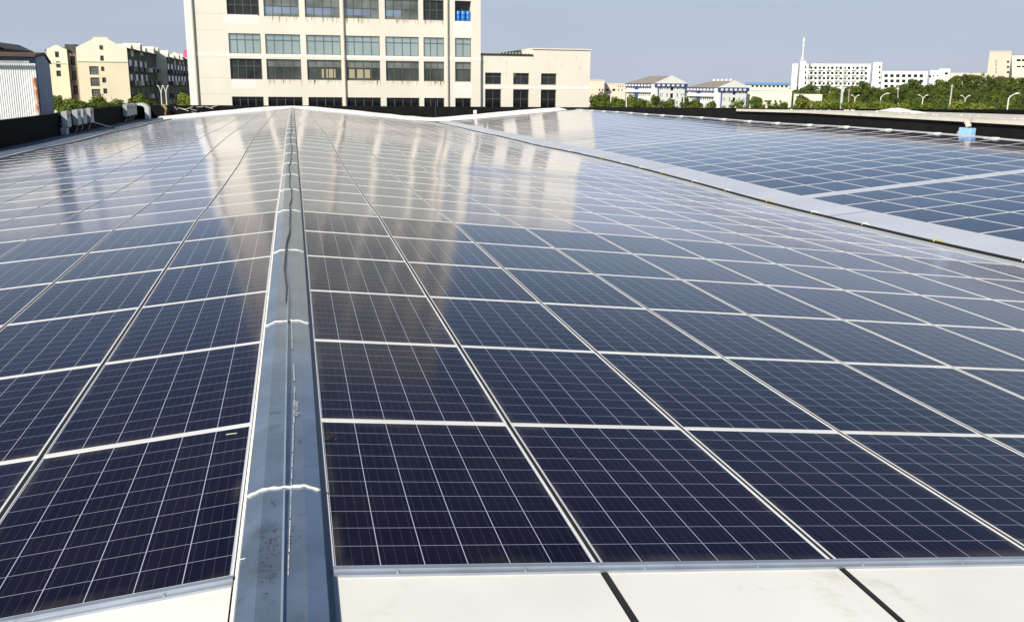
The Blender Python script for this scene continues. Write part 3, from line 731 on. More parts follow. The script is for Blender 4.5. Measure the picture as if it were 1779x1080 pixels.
# ---- things on the parapets
M_INV = mat("light_grey_enamel", (.42,.44,.44), .45, var=.06, vscale=6)
M_INVD = mat("dark_heat_sink", (.10,.11,.12), .5, .5)
def inverter(y, zc, h, w, dep, label, small=False):
    t = thing('inverter', label, 'inverter', (-12.59, y, zc), 0, 'inverters hung on the black parapet')
    mb = MB(); mb.box((.10,-w/2,-h/2),(.10+dep,w/2,h/2)); mb.build('cabinet', M_INV, t)
    mb = MB()
    for k in range(7):
        yy = -w/2+.03+k*(w-.06)/6; mb.box((.045,yy-.006,-h/2+.03),(.10,yy+.006,h/2-.03))
    mb.build('heat_sink', M_INVD, t)
    for s in (-.3, .3):
        mb = MB(); mb.box((.0,-w/2-.05,s*h-.03),(.045,w/2+.05,s*h+.03)); mb.build('bracket', M_ALUF, t)
    for ya, yb in ((-w/2+.04,-w/2+.2),(w/2-.2,w/2-.04)): mb = MB(); mb.box((.12,ya,-h/2-.07),(.10+dep-.02,yb,-h/2)); mb.build('connector', M_INVD, t)
    mb = MB()
    for s in (-.12,.06): mb.tube([(.2,s,-h/2-.07),(.2,s,-h/2-.25),(.08,s,-h/2-.42),(.05,s,-1.2-zc)], .022, 6)
    mb.build('conduit', mat("white_conduit", (.6,.6,.57), .6), t)
    mb = MB(); mb.box((.10+dep,-w*.25,h*.1),(.104+dep,w*.2,h*.3)); mb.build('display', M_INVD, t)
def yl(px): # distance along the left parapet seen at that column
    d = ray(px, 200); return d.y*((-12.55-CAM.x)/d.x)
for px, nm in ((108,'nearest the blue shed'),(127,'second along from the blue shed'),(137,'third along from the blue shed'),(150,'fourth along, with a loose stay below')):
    inverter(yl(px), -.36, .86, 1.0, .28, 'pale grey inverter on the black parapet, '+nm)
for px, nm in ((216,'first of the far cluster'),(222,'second of the far cluster'),(228,'last before the vent hood')):
    inverter(yl(px), -.42, .86, 1.5, .28, 'pale grey inverter on the black parapet, '+nm)
t = thing('switch_box', 'small grey switch box low on the black parapet under the first inverter', 'box', (-12.59, yl(106), -.98))
mb = MB(); mb.box((.02,-.35,-.22),(.30,.35,.18)); mb.build('cabinet', M_INV, t)
mb = MB(); mb.box((.30,-.30,-.18),(.312,.30,.14)); mb.build('door', M_INV, t)
mb = MB(); mb.box((.312,.20,-.05),(.33,.24,.03)); mb.build('handle', M_INVD, t)
t = thing('stay_rod', 'thin white rod slanting from the parapet down to the gutter', 'rod', (-12.5, yl(151), -.75))
mb = MB(); mb.tube([(.15,0,0),(1.15,1.2,-.42)], .028, 6); mb.build('rod', M_SEAL, t)
mb = MB(); mb.box((1.05,1.1,-.48),(1.25,1.3,-.42)); mb.build('foot', M_INVD, t)
# vent hood at the far corner
hp = at(240, 190, 84.5); t = thing('vent_hood', 'pale grey arched vent hood at the far corner of the parapet', 'vent', (hp.x+.1, 84.5, -1.3))
mb = MB(); prof = []
for k in range(13):
    a = PI*k/12; prof.append((math.cos(a), math.sin(a)))
R0, R1, zc = .40, .72, .98; dpt = 1.1
out = [(R1,0)]+[(R1*c, zc-.15+R1*.62*s_) for c, s_ in prof]+[(-R1,.55)]
inn = [(R0,0)]+[(R0*c, zc-.15+R0*.62*s_) for c, s_ in prof]+[(-R0,.55)]
for i in range(len(out)-1):
    a, b, c, d = out[i], out[i+1], inn[i+1], inn[i]
    for y in (0, dpt): mb.face([(a[0],y,a[1]),(b[0],y,b[1]),(c[0],y,c[1]),(d[0],y,d[1])])
    mb.face([(a[0],0,a[1]),(a[0],dpt,a[1]),(b[0],dpt,b[1]),(b[0],0,b[1])]); mb.face([(d[0],0,d[1]),(c[0],0,c[1]),(c[0],dpt,c[1]),(d[0],dpt,d[1])])
mb.build('hood', mat("pale_green_grey_sheet", (.62,.68,.66), .5, .1), t, recalc=True)
mb = MB(); mb.box((-R0,.5,-.1),(R0,.56,zc+.1)); mb.build('grille', M_BITUMEN, t)
mb = MB(); mb.box((R0-.02,.02,-.1),(R1+.02,dpt-.02,.02)); mb.build('base', M_GUTTER, t)
# small things along the far parapet
p = at(285, 191, 88.0); mb = MB()
mb.tube([p+Vector((-.14,-.1,.35)), p+Vector((.05,-.1,.38)), p+Vector((.17,-.1,.1)), p+Vector((.1,-.1,-.4))], [.10,.16,.13,.10], 7)
tag(mb.build('rusty_bracket', mat("rust", (.38,.24,.12), .9, var=.3, vscale=8)), 'rusty brown bent bracket on the far black parapet', 'bracket')
p = at(825.3, 194.5, 88.35); t = thing('floodlight', 'small white square lamp box on the far black parapet', 'lamp', (p.x, 88.46, p.z))
mb = MB(); mb.box((-.15,-.22,-.17),(.13,-.05,.16)); mb.build('housing', M_SEAL, t)
mb = MB(); mb.box((-.05,-.05,-.05),(.05,.0,.05)); mb.build('bracket', M_INVD, t)
p = at(757, 200, 88.3); mb = MB(); mb.tube([(p.x,88.3,-1.3),(p.x,88.3,.12)], .02, 5); tag(mb.build('pipe', M_INVD), 'thin dark pipe standing where the two roof slopes meet at the far wall', 'pipe')
mb = MB(); rr = random.Random(2)
for k in range(10):
    q = at(300+k*7+rr.uniform(-3,3), 190, 88.2); x, z = q.x, -.62+rr.uniform(-.25,.25)
    mb.tube([(x,88.3,z),(x+rr.uniform(.2,.9),88.35,z+rr.uniform(-.3,.3))], .03, 5)
tag(mb.build('hanging_cables', mat("pale_cable", (.45,.42,.36), .7)), 'tangle of pale cables hanging on the far black parapet', 'cables', kind='stuff')
# blue box on the black wall at the right
yb = None
d = ray(1684, 225); yb = d.y*((26.25-CAM.x)/d.x)
t = thing('electric_box', 'bright blue box fixed to the black wall beside the second ridge', 'box', (26.28, yb, -.02))
M_BLUE = mat("bright_blue_paint", (.30,.52,.82), .5, var=.12, vscale=5)
mb = MB(); mb.box((-.22,-.36,-.08),(-.02,.36,.30)); mb.box((-.26,-.41,-.16),(-.02,.41,-.03)); mb.build('cabinet', M_BLUE, t)
mb = MB(); mb.box((-.235,-.30,.0),(-.221,.30,.26)); mb.build('door', M_BLUE, t)
mb = MB(); mb.tube([(-.12,-.05,.34),(-.12,-.02,.46),(-.08,.22,.52)], [.10,.12,.06], 7); mb.build('cable_gland', mat("pinkish_foam", (.70,.56,.48), .9), t)
mb = MB(); mb.tube([(-.12,.50,-.1),(-.12,.52,.02),(-.08,.50,.15)], .06, 6); mb.build('conduit', mat("brown_conduit", (.35,.22,.15), .8), t)

# ---- blue shed at the left
M_CORR = mat("faded_white_blue_sheet", (.84,.85,.84), .55, var=.05, vscale=.7, stain=(.50,.64,.76), sscale=.5, slo=.55, shi=.85, stretch=(1.4,1,.12))
M_BLUEW = mat("blue_sheet", (.10,.20,.36), .6, var=.12, vscale=.8)
M_BROWN = mat("rusty_brown_roof", (.10,.055,.04), .8, var=.25, vscale=1)
YS_ = 75.0
a = at(65.5, 150, YS_); XSR = a.x; ztop = at(30, 110, YS_).z
sh = thing('blue_shed', 'shed with streaked white corrugated front and dark blue side', 'shed')
mb = MB(); x = XSR; XSL = XSR-9.0
n = 60
for k in range(n):
    xa = XSR-9.0*k/n; xb = XSR-9.0*(k+1)/n; w = xa-xb
    for (u0, d0), (u1, d1) in zip(((0,0),(.12,.05),(.28,.05),(.40,0)), ((.12,.05),(.28,.05),(.40,0),(1,0))):
        mb.face([(xa-w*u0,YS_-d0,-11),(xa-w*u1,YS_-d1,-11),(xa-w*u1,YS_-d1,ztop),(xa-w*u0,YS_-d0,ztop)])
mb.build('front_wall', M_CORR, sh)
YS2 = 79.0
mb = MB(); zs = at(75, 100, 77).z
mb.prism([(XSR+.04,YS_+.12,-11),(XSR+.04,YS2,-11),(XSR+.04,YS2,zs-.45),(XSR+.04,YS_+2.6,zs+.15),(XSR+.04,YS_+.12,zs-.05)], (-8.9,0,0)); mb.build('side_wall', M_BLUEW, sh, recalc=True)
mb = MB(); 
mb.prism([(XSR+.12,YS_-.35,zs-.02),(XSR+.12,YS_-.35,zs+.16),(XSR+.12,YS_+2.6,zs+.36),(XSR+.12,YS2+.2,zs-.28),(XSR+.12,YS2+.2,zs-.42),(XSR+.12,YS_+2.6,zs+.18)], (-9.2,0,0)); mb.build('roof', M_BROWN, sh, recalc=True)
mb = MB(); mb.box((XSL,YS_-.42,ztop-.02),(XSR-.3,YS_-.30,ztop+.16)); mb.build('gutter', M_GUTTER, sh)
mb = MB(); mb.tube([(XSR-.05,YS_-.12,-11),(XSR-.1,YS_-.12,1.2),(XSR-.16,YS_-.12,ztop-1.0)], .13, 8); mb.build('rain_pipe', mat("rusty_pipe", (.50,.20,.10), .8, var=.5, vscale=2, stain=(.7,.6,.5), sscale=1.5, slo=.5, shi=.6), sh)

# ---- apartment houses
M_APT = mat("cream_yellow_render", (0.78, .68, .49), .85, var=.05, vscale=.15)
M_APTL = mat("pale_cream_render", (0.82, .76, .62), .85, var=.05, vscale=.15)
M_SIDE = mat("painted_shade_render", (0.13,.105,.08), .85, var=.3, vscale=.3)  # long sides: shade and dark balcony glazing both put into the wall colour
M_APTB = mat("sandy_base_render", (0.80, .70, .51), .85, var=.06, vscale=.2)
M_TILE = mat("dark_grey_tiles", (.075,.075,.075), .8, var=.3, vscale=.8)
M_DK = mat("brown_window_frame", (.10,.085,.07), .6)
M_RAIL = mat("balcony_rail", (.10,.095,.09), .6)
def gable_house(name, label, pxl, pxr, Y, pytop, pyeave, length, wins_px, nbal=5, zbase=-11.2, off=.4, split=True, wallm=None):
    """apartment block with its gable end facing us and its long sides running away"""
    L0, R0_ = at(pxl, 130, Y), at(pxr, 130, Y); pm = (pxl+pxr)/2
    x0, x1 = L0.x, R0_.x; ze = at(pm, pyeave, Y).z; zt = at(pm, pytop, Y).z; xm = (x0+x1)/2; wd = x1-x0
    t = thing(name, label, 'apartment house'); f = Frame((0,Y,0),(1,0,0),(0,-1,0))
    holes = []
    for (a, b, c, d) in wins_px:
        p, q = at(a, d, Y), at(c, b, Y); holes.append((p.x, p.z, q.x, q.z, .3))
    mb = MB(); zsplit = at(pm, (pyeave+24), Y).z
    up = wallm or M_APTL
    holed(mb, f, x0, zbase, x1, zsplit, [h for h in holes if h[3] <= zsplit], .3, 0)
    holed(mb, f, x0, zsplit, x1, ze, [h for h in holes if h[1] >= zsplit and h[3] <= ze], .3, 1)
    # stepped gable
    g0 = [(x0,ze),(x1,ze),(x0+wd*.78,ze+(zt-ze)*.45),(x0+wd*.66,ze+(zt-ze)*.80),(x0+wd*.64,zt),(x0+wd*.36,zt),(x0+wd*.34,ze+(zt-ze)*.80),(x0+wd*.20,ze+(zt-ze)*.45)]
    mb.face([f.p(a, z) for a, z in g0], 1); mb.face([f.p(a, z, -.5) for a, z in reversed(g0)], 1)
    for k in range(len(g0)):
        p, q = g0[k], g0[(k+1) % len(g0)]; mb.face([f.p(q[0],q[1]),f.p(p[0],p[1]),f.p(p[0],p[1],-.5),f.p(q[0],q[1],-.5)], 1)
    P = f.p; D = -length
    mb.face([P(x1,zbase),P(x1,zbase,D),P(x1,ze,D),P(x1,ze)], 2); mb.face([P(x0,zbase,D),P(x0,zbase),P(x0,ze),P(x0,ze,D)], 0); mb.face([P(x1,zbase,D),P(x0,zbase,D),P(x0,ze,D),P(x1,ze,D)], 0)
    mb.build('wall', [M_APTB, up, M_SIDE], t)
    for h in holes:
        flush = not (h[3] <= zsplit or (h[1] >= zsplit and h[3] <= ze))       # windows in the gable sit flush with the wall
        big = h[2]-h[0] > 1.6
        win(t, f, h[0], h[1], h[2], h[3], -.01 if flush else .3, M_GMIX if big else M_GDARK, M_DK, 3 if big else 2, .5 if big else .4, .12)
    mb = MB(); fbox(mb, f, x0-.05, zsplit-.12, x1+.05, zsplit+.12, -.05, .12); mb.build('band', M_APTB, t)
    mb = MB(); zr_ = ze+(zt-ze)*.72
    for s, xe in ((-1,x0-.4),(1,x1+.4)):
        a, b = (xe, ze-.1), (xm, zr_)
        mb.face([f.p(a[0],a[1],-.4),f.p(b[0],b[1],-.4),f.p(b[0],b[1],D),f.p(a[0],a[1],D)]); mb.face([f.p(a[0],a[1]-.25,-.4),f.p(a[0],a[1]-.25,D),f.p(b[0],b[1]-.25,D),f.p(b[0],b[1]-.25,-.4)])
        mb.face([f.p(a[0],a[1]-.25,-.4),f.p(a[0],a[1],-.4),f.p(a[0],a[1],D),f.p(a[0],a[1]-.25,D)])
    mb.build('roof', M_TILE, t)
    # dormers
    nd = max(2, int(length/11)); rd = random.Random(int(pxr)+3)
    for k in range(nd):
        d = 4+k*11+rd.uniform(-2,4)
        if d+4 > length: break
        if rd.random() < .3: continue
        mb = MB()
        z0, z1 = ze-.2-rd.uniform(0,2.0), ze+(zt-ze)*rd.uniform(.12,.6)
        mb.prism([f.p(x1+.1, z0, -d), f.p(x1+.1, z0, -d-3.6), f.p(x1+.1, z1, -d-3.6), f.p(x1+.1, z1+.7, -d-1.8), f.p(x1+.1, z1, -d)], (-wd*.38,0,0)); mb.build('dormer', M_APTL, t, recalc=True)
    # balconies down the long shaded side
    fs = Frame((x1, Y, 0), (0,1,0), (1,0,0)); nf = int((ze-zbase)/3.0); rr = random.Random(int(pxl))
    nbay = max(1, int(length/7.5))
    for i in range(nbay):
        for j in range(1, nf):
            a0 = 1.0+i*7.5; z0 = zbase+j*3.0
            if z0 < -7: continue
            b = MB(); fbox(b, fs, a0, z0, a0+4.2, z0+.15, 0, 1.2); fbox(b, fs, a0, z0+.15, a0+4.2, z0+1.0, 1.12, 1.2); fbox(b, fs, a0, z0+.15, a0+.08, z0+1.0, 0.01, 1.12)
            o = b.build('balcony', M_RAIL if rr.random() < .85 else M_APTL, t)
            q = MB(); quad(q, fs, a0+.5, z0+.2, a0+3.6, z0+2.4, .03); q.build('window', M_GBLACK, o)
            if rr.random() < .25:
                q = MB(); fbox(q, fs, a0+4.6, z0+.6, a0+5.5, z0+1.3, .02, .42); q.build('air_conditioner', M_SEAL, o)
    return t
gw = [(173,79,178,86),(174.5,97,180,106),(176,116,181,124),(178,135,184,144),(180,154,186,163)]
gw += [(156,115.5,171,130),(158,135,172.5,150),(160,155,174,168)]
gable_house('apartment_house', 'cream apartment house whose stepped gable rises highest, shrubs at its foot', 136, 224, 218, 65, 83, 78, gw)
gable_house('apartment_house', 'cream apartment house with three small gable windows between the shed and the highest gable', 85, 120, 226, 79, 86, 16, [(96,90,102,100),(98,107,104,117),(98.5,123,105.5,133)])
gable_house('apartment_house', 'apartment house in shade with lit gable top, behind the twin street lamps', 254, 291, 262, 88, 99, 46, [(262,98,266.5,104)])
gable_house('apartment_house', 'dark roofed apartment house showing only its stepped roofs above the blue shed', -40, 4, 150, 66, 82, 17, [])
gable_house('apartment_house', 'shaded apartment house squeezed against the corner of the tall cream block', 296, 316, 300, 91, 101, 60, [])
# lower wing between first and second houses
p0, p1 = at(119.5, 130, 228), at(134, 130, 228); f = Frame((0,228,0),(1,0,0),(0,-1,0))
t = thing('apartment_house', 'plain cream side block with dark tiled top beside the highest gable', 'apartment house')
mb = MB(); zt_ = at(126, 93, 228).z; quad(mb, f, p0.x, -11, p1.x, zt_); shell(mb, f, p0.x, -11, p1.x, zt_, 20); mb.build('wall', M_APT, t)
mb = MB(); mb.prism([f.p(p0.x-.2,zt_+.01,.3), f.p(p1.x+.4,zt_+.01,.3), f.p(p1.x+.4,zt_+.6,.3), f.p(p0.x+2,zt_+1.9,.3), f.p(p0.x-.2,zt_+1.9,.3)], (0,20,0)); mb.build('roof', M_TILE, t, recalc=True)
for k in range(4):
    q = MB(); z = zt_-2.6-k*3.1; fbox(q, f, p1.x-1.1, z, p1.x-.1, z+2.0, -.05, .05); q.build('window', M_GDARK, t)

# ---- trees
def leafmat(name, c1, c2):
    m = bpy.data.materials.new(name); m.use_nodes = True; nt = m.node_tree; N = nt.nodes; L = nt.links
    b = N["Principled BSDF"]; b.inputs['Roughness'].default_value = .7; b.inputs['Specular IOR Level'].default_value = .25
    g_ = N.new("ShaderNodeNewGeometry"); n = N.new("ShaderNodeMapRange"); L.new(g_.outputs['Random Per Island'], n.inputs[0])
    tc = N.new("ShaderNodeTexNoise"); tc.inputs['Scale'].default_value = .6; L.new(g_.outputs['Position'], tc.inputs[0])
    ad = N.new("ShaderNodeMath"); ad.operation = 'MULTIPLY_ADD'; L.new(n.outputs[0], ad.inputs[0]); ad.inputs[1].default_value = .5; L.new(tc.outputs[0], ad.inputs[2])
    sb = N.new("ShaderNodeMath"); sb.operation = 'SUBTRACT'; sb.use_clamp = True; L.new(ad.outputs[0], sb.inputs[0]); sb.inputs[1].default_value = .22
    mx = N.new("ShaderNodeMix"); mx.data_type = 'RGBA'; L.new(sb.outputs[0], mx.inputs[0]); mx.inputs[6].default_value = (*c1,1); mx.inputs[7].default_value = (*c2,1)
    L.new(mx.outputs[2], b.inputs['Base Color'])
    tr = N.new("ShaderNodeBsdfTranslucent"); L.new(mx.outputs[2], tr.inputs[0]); ms = N.new("ShaderNodeMixShader"); ms.inputs[0].default_value = .25
    out = N["Material Output"]; L.new(b.outputs[0], ms.inputs[1]); L.new(tr.outputs[0], ms.inputs[2]); L.new(ms.outputs[0], out.inputs[0])
    return m
M_LEAF = leafmat("mid_green_leaves", (.052,.085,.015), (.20,.25,.04))
M_LEAFD = leafmat("dark_green_leaves", (.036,.058,.013), (.13,.175,.036))
M_LEAFY = leafmat("yellow_green_leaves", (.10,.14,.018), (.28,.31,.045))
M_BARK = mat("bark", (.12,.09,.06), .9, var=.3, vscale=4)
def crown_geo(seed, n=900, leaf=.16, squash=.85, blobs=11):
    """leaf faces spread through a cluster of uneven clumps, unit radius about the origin"""
    r = random.Random(seed); mb = MB(); cl = []
    for k in range(blobs):
        a = r.uniform(0, 2*PI); z = r.uniform(-.6,.75); q = r.uniform(.15,.62)*(1-.35*abs(z)); cl.append((Vector((math.cos(a)*q, math.sin(a)*q, z*squash)), r.uniform(.26,.45)))
    for k in range(n):
        c, R_ = cl[r.randrange(blobs)]
        d = Vector((r.gauss(0,1), r.gauss(0,1), r.gauss(0,1))).normalized(); p = c + d*R_*(r.uniform(.45,1.05))
        nrm = (d+Vector((r.gauss(0,.5), r.gauss(0,.5), r.gauss(0,.5)))).normalized(); t = nrm.cross(Vector((r.gauss(0,1),r.gauss(0,1),r.gauss(0,1)))).normalized(); b = nrm.cross(t)
        s_ = leaf*r.uniform(.6,1.3); mb.face([p-t*s_*.5, p+b*s_*.28, p+t*s_*.5, p-b*s_*.28])
    return mb
def trunk_geo(seed, h):
    r = random.Random(seed); mb = MB(); pts = [Vector((0,0,0))]
    for k in range(1, 5): pts.append(Vector((r.gauss(0,.06), r.gauss(0,.06), h*k/4)))
    mb.tube(pts, [.11,.09,.075,.055,.03], 7)
    for k in range(5):
        z = h*r.uniform(.55,.9); a = r.uniform(0,2*PI); l = r.uniform(.3,.6); mb.tube([(0,0,z),(math.cos(a)*l*.6,math.sin(a)*l*.6,z+.2),(math.cos(a)*l,math.sin(a)*l,z+.5)], [.045,.03,.012], 5)
    return mb
CR = {}
for style, m in (('mid', M_LEAF), ('dark', M_LEAFD), ('yellow', M_LEAFY)):
    CR[style] = [crown_geo(31*i+5, 2600, .17, .9 if i % 2 else .75).mesh('crown', m) for i in range(4)]
TR = [trunk_geo(i, 2.2).mesh('trunk', M_BARK) for i in range(3)]
tn = [0]
def tree(px, pytop, wpx, Y, style, label, group, asp=1.0, name='tree'):
    p = at(px, pytop-2.5, Y); d = project(p)[2]; R_ = wpx*1.42*d/FPX/2; tn[0] += 1
    zb = gz(p.x, Y); sc = R_; hz = R_*asp
    zc = p.z-hz*.98
    t = thing(name, label, 'tree', (p.x, Y, zb), random.uniform(0, 6), group)
    c = bpy.data.objects.new('crown', CR[style][tn[0] % 4]); COL.objects.link(c); c.parent = t; c.location = (0,0,zc-zb); c.scale = (sc, sc, hz)
    k = bpy.data.objects.new('trunk', TR[tn[0] % 3]); COL.objects.link(k); k.parent = t; H_ = max(zc-zb+hz*.2, .5); k.scale = (R_*.8, R_*.8, H_/2.2)
    return t
LT = [(97,166,34,128,'mid','nearest the blue shed, reaching up past its side'),(128,168,48,124,'mid','broad and round, second from the blue shed'),(112,178,40,118,'mid','low and dense just over the first inverter'),
      (152,178,36,116,'dark','low and dark in front of the highest gable'),(172,168,40,122,'mid','round topped in front of the highest gable'),(204,171,32,126,'mid','with a loose crown behind the bare parapet stretch'),
      (240,164,40,134,'mid','tallest, directly above the vent hood'),(256,173,30,126,'mid','beside the twin street lamps'),(190,180,34,118,'dark','low and dark behind the bare parapet stretch'),(222,178,28,130,'dark','half hidden by the far inverter cluster')]
for px, pt, w, Y, st, lab in LT: tree(px, pt, w, Y, st, 'green tree behind the parapet, '+lab, 'trees behind the inverter parapet', .9)
tree(321, 163, 32, 118, 'yellow', 'bright green tree against the shaded corner of the tall cream block', 'trees behind the inverter parapet', 1.0)
RT = [(1038,165,30,300,'mid','tucked against the cream wing corner'),(1054,164,28,330,'dark','second from the cream wing'),(1072,167,32,310,'mid','third from the cream wing, under the pinkish building'),(1098,166,34,320,'mid','broad, before the first blue trimmed hall'),
      (1118,172,28,300,'mid','low, before the first blue trimmed hall'),(1141,168,20,335,'dark','small and dark before the first gable'),(1166,171,22,330,'dark','round and dark below the first gable'),(1190,169,16,330,'mid','narrow, between the two blue trimmed halls'),
      (1210,173,22,320,'mid','before the long side of the second hall'),(1237,178,14,310,'dark','small and dark before the second hall'),(1315,167,24,300,'dark','dark, before the low cream building'),(1395,166,30,250,'dark','sparse and dark at the end of the low cream building')]
for px, pt, w, Y, st, lab in RT: tree(px, pt, w, Y, st, 'tree beyond the far parapet, '+lab, 'trees before the halls', 1.05)
YT = [(1400,172,34,235,'nearest the low cream building'),(1424,176,32,240,'second along the verge'),(1446,172,36,232,'below the tall power pole'),(1470,177,34,240,'beside the tall power pole'),(1496,178,36,238,'below the first twin lamp'),(1522,177,36,232,'below the first curved lamp'),(1548,178,34,236,'just past the first curved lamp'),(1576,180,30,240,'over the heap of white sheeting'),
      (1610,180,22,230,'small, at the foot of the second twin lamp'),(1668,178,40,225,'broad, beside the leaning utility pole'),(1704,178,44,225,'broad, last of the verge')]
for px, pt, w, Y, lab in YT: tree(px, pt, w, Y, 'yellow', 'yellow green bushy tree beyond the slab, '+lab, 'yellow green trees along the road', .75)
HT = [(1395,152,18,560,'white blossom side of the hotel'),(1412,147,22,540,'under the mast'),(1432,149,20,545,'second under the hotel'),(1452,151,20,540,'left of the tall power pole'),(1476,150,22,540,'right of the tall power pole'),(1502,142,20,520,'tall, before the hotel end'),(1524,153,20,545,'under the hotel corner tower'),(1548,150,22,540,'where the long white building begins'),(1570,146,20,530,'under the long white building'),(1590,138,22,510,'dark cypress edge of the wooded hill')]
for px, pt, w, Y, lab in HT: tree(px, pt, w, Y, 'dark', 'dark tree on the slope, '+lab, 'dark trees under the hotel', 1.1)
# the wooded hill reads as one mass
def wood(name, label, spots, styles, seed):
    rr = random.Random(seed); V = []; F = []; mi = []
    base = {}
    for st in ('dark', 'mid', 'yellow'):
        for i in range(3): base[(st, i)] = crown_geo(77+i, 420, .24, .9)
    for (px, pt, w, Y) in spots:
        p = at(px, pt, Y); R_ = w*project(p)[2]/FPX/2; hz = R_*rr.uniform(.8,1.2); st = rr.choices(styles[0], styles[1])[0]
        g_ = base[(st, rr.randrange(3))]; a = rr.uniform(0,6.28); ca_, sa_ = math.cos(a), math.sin(a); n0 = len(V)
        zc = p.z-hz
        V += [(p.x+(x*ca_-y*sa_)*R_, Y+(x*sa_+y*ca_)*R_, zc+z*hz) for x, y, z in g_.v]; F += [tuple(n0+q for q in f_) for f_ in g_.f]; mi += [{'dark':0,'mid':1,'yellow':2}[st]]*len(g_.f)
    mb = MB(); mb.v = V; mb.f = F; mb.mi = mi; mb.uv = [None]*len(F)
    o = mb.build(name, [M_LEAFD, M_LEAF, M_LEAFY]); return tag(o, label, 'woodland', kind='stuff')
rr = random.Random(21); spots = []
def ridge_y(px):
    pts = [(1570,168),(1590,152),(1620,142),(1650,134),(1690,127),(1705,128),(1720,131),(1740,130),(1757,131),(1775,134),(1850,133)]
    for (a, ya), (b, yb_) in zip(pts, pts[1:]):
        if px <= b: return ya+(yb_-ya)*max(0,(px-a))/(b-a)
    return 133
for k in range(330):
    px = rr.uniform(1578, 1850); top_ = ridge_y(px); v = rr.random()**1.2
    pt = top_+v*(188-top_); Y = 500-210*v+rr.uniform(-12,12); spots.append((px, pt+rr.uniform(0,5), rr.uniform(14,28)*(1+.5*v), Y))
for k in range(46):
    px = 1580+k*6; spots.append((px, ridge_y(px)+rr.uniform(-3,3), rr.uniform(14,26), 500))
wood('woodland', 'dense dark green wood covering the hill below the pinkish tower', spots, (('dark','mid'),(.72,.28)), 4)
spots = [(rr.uniform(1385,1600), rr.uniform(155,168), rr.uniform(10,20), rr.uniform(470,560)) for k in range(110)]
spots += [(rr.uniform(1478,1604), rr.uniform(147,157), rr.uniform(14,24), rr.uniform(505,560)) for k in range(60)]
spots += [(rr.uniform(1425,1600), rr.uniform(164,176), rr.uniform(6,16), rr.uniform(400,470)) for k in range(50)]
wood('shrubs', 'dark shrubs scattered on the grassy slope under the hotel', spots, (('dark','mid','yellow'),(.5,.4,.1)), 9)
spots = [(rr.uniform(1020,1400), rr.uniform(172,186), rr.uniform(14,26), rr.uniform(200,280)) for k in range(70)]
wood('shrubs', 'low green hedge plants running behind the far parapet below the halls', spots, (('dark','mid','yellow'),(.35,.45,.2)), 10)
spots = [(rr.uniform(-60,345), rr.uniform(183,194), rr.uniform(20,36), rr.uniform(108,128)) for k in range(50)]
wood('shrubs', 'low bushes filling the gaps behind the inverter parapet', spots, (('dark','mid'),(.5,.5)), 12)
# far wooded skyline
spots = [(rr.uniform(-200,2000), 149+rr.uniform(-2,5)+(1 if True else 0), rr.uniform(10,26), rr.uniform(850,1100)) for k in range(230)]
wood('far_trees', 'thin dark line of far trees along the skyline', spots, (('dark','mid'),(.8,.2)), 13)

def facing(px, Y):                       # wall frame through that spot, turned to look across at the roof
    o = at(px, 150, Y); n = Vector((CAM.x-o.x, CAM.y-o.y, 0)).normalized(); return Frame((o.x,o.y,0), Vector((-n.y,n.x,0)), n)
def lf(f, px, py):                       # (along, height) where a line of sight meets that wall
    d = ray(px, py); t = (f.o-CAM).dot(f.n)/d.dot(f.n); q = CAM+d*t; return ((q-f.o).dot(f.u), q.z)
# ---- generic block with a grid of window openings
def block(name, label, cat, pxl, pxr, pyt, pyb, Y, wall_m, grid, depth, pane=None, ang=0.0, zbase=None, roof_m=None, par=True):
    """grid: list of (rows y0,y1 ; list of columns x0,x1) in photo pixels on the front plane"""
    pm = (pxl+pxr)/2; f = facing(pm, Y)
    A, B = lf(f, pxl, pyt), lf(f, pxr, pyt); zt = lf(f, pm, pyt)[1]; pa_, pb_ = f.p(A[0],0), f.p(B[0],0)
    zb = zbase if zbase is not None else min(gz(pa_.x,pa_.y), gz(pb_.x,pb_.y), lf(f, pm, pyb)[1])-1
    t = thing(name, label, cat); holes = []
    for (ya, yb_), xs in grid:
        for (xa, xb) in xs: holes.append((lf(f, xa, ya)[0], lf(f, pm, yb_)[1], lf(f, xb, ya)[0], lf(f, pm, ya)[1]))
    a = Vector((A[0],0,0)); b = Vector((B[0],0,0))
    mb = MB(); holed(mb, f, a.x, zb, b.x, zt, holes, .4); shell(mb, f, a.x, zb, b.x, zt-.01, depth); mb.build('wall', wall_m, t)
    for h in holes: win(t, f, h[0], h[1], h[2], h[3], .4, pane or M_GBLACK, M_DK, sub=False)
    if par:
        mb = MB(); fbox(mb, f, a.x-.25, zt, b.x+.25, zt+.5, -depth-.2, .2); mb.build('parapet', roof_m or wall_m, t)
    return t, f, a.x, b.x, zb, zt
M_WH = mat("white_wall_paint", (0.86, .85, .80), .8, var=.03, vscale=.1)
M_PINK = mat("pinkish_wall", (0.66, .55, .45), .85, var=.05, vscale=.1)
M_CRW = mat("pale_cream_wall", (0.80, .72, .58), .85, var=.04, vscale=.1)
def cols_(x0, x1, n, w): return [(x0+(x1-x0)*(i+.5)/n-w/2, x0+(x1-x0)*(i+.5)/n+w/2) for i in range(n)]
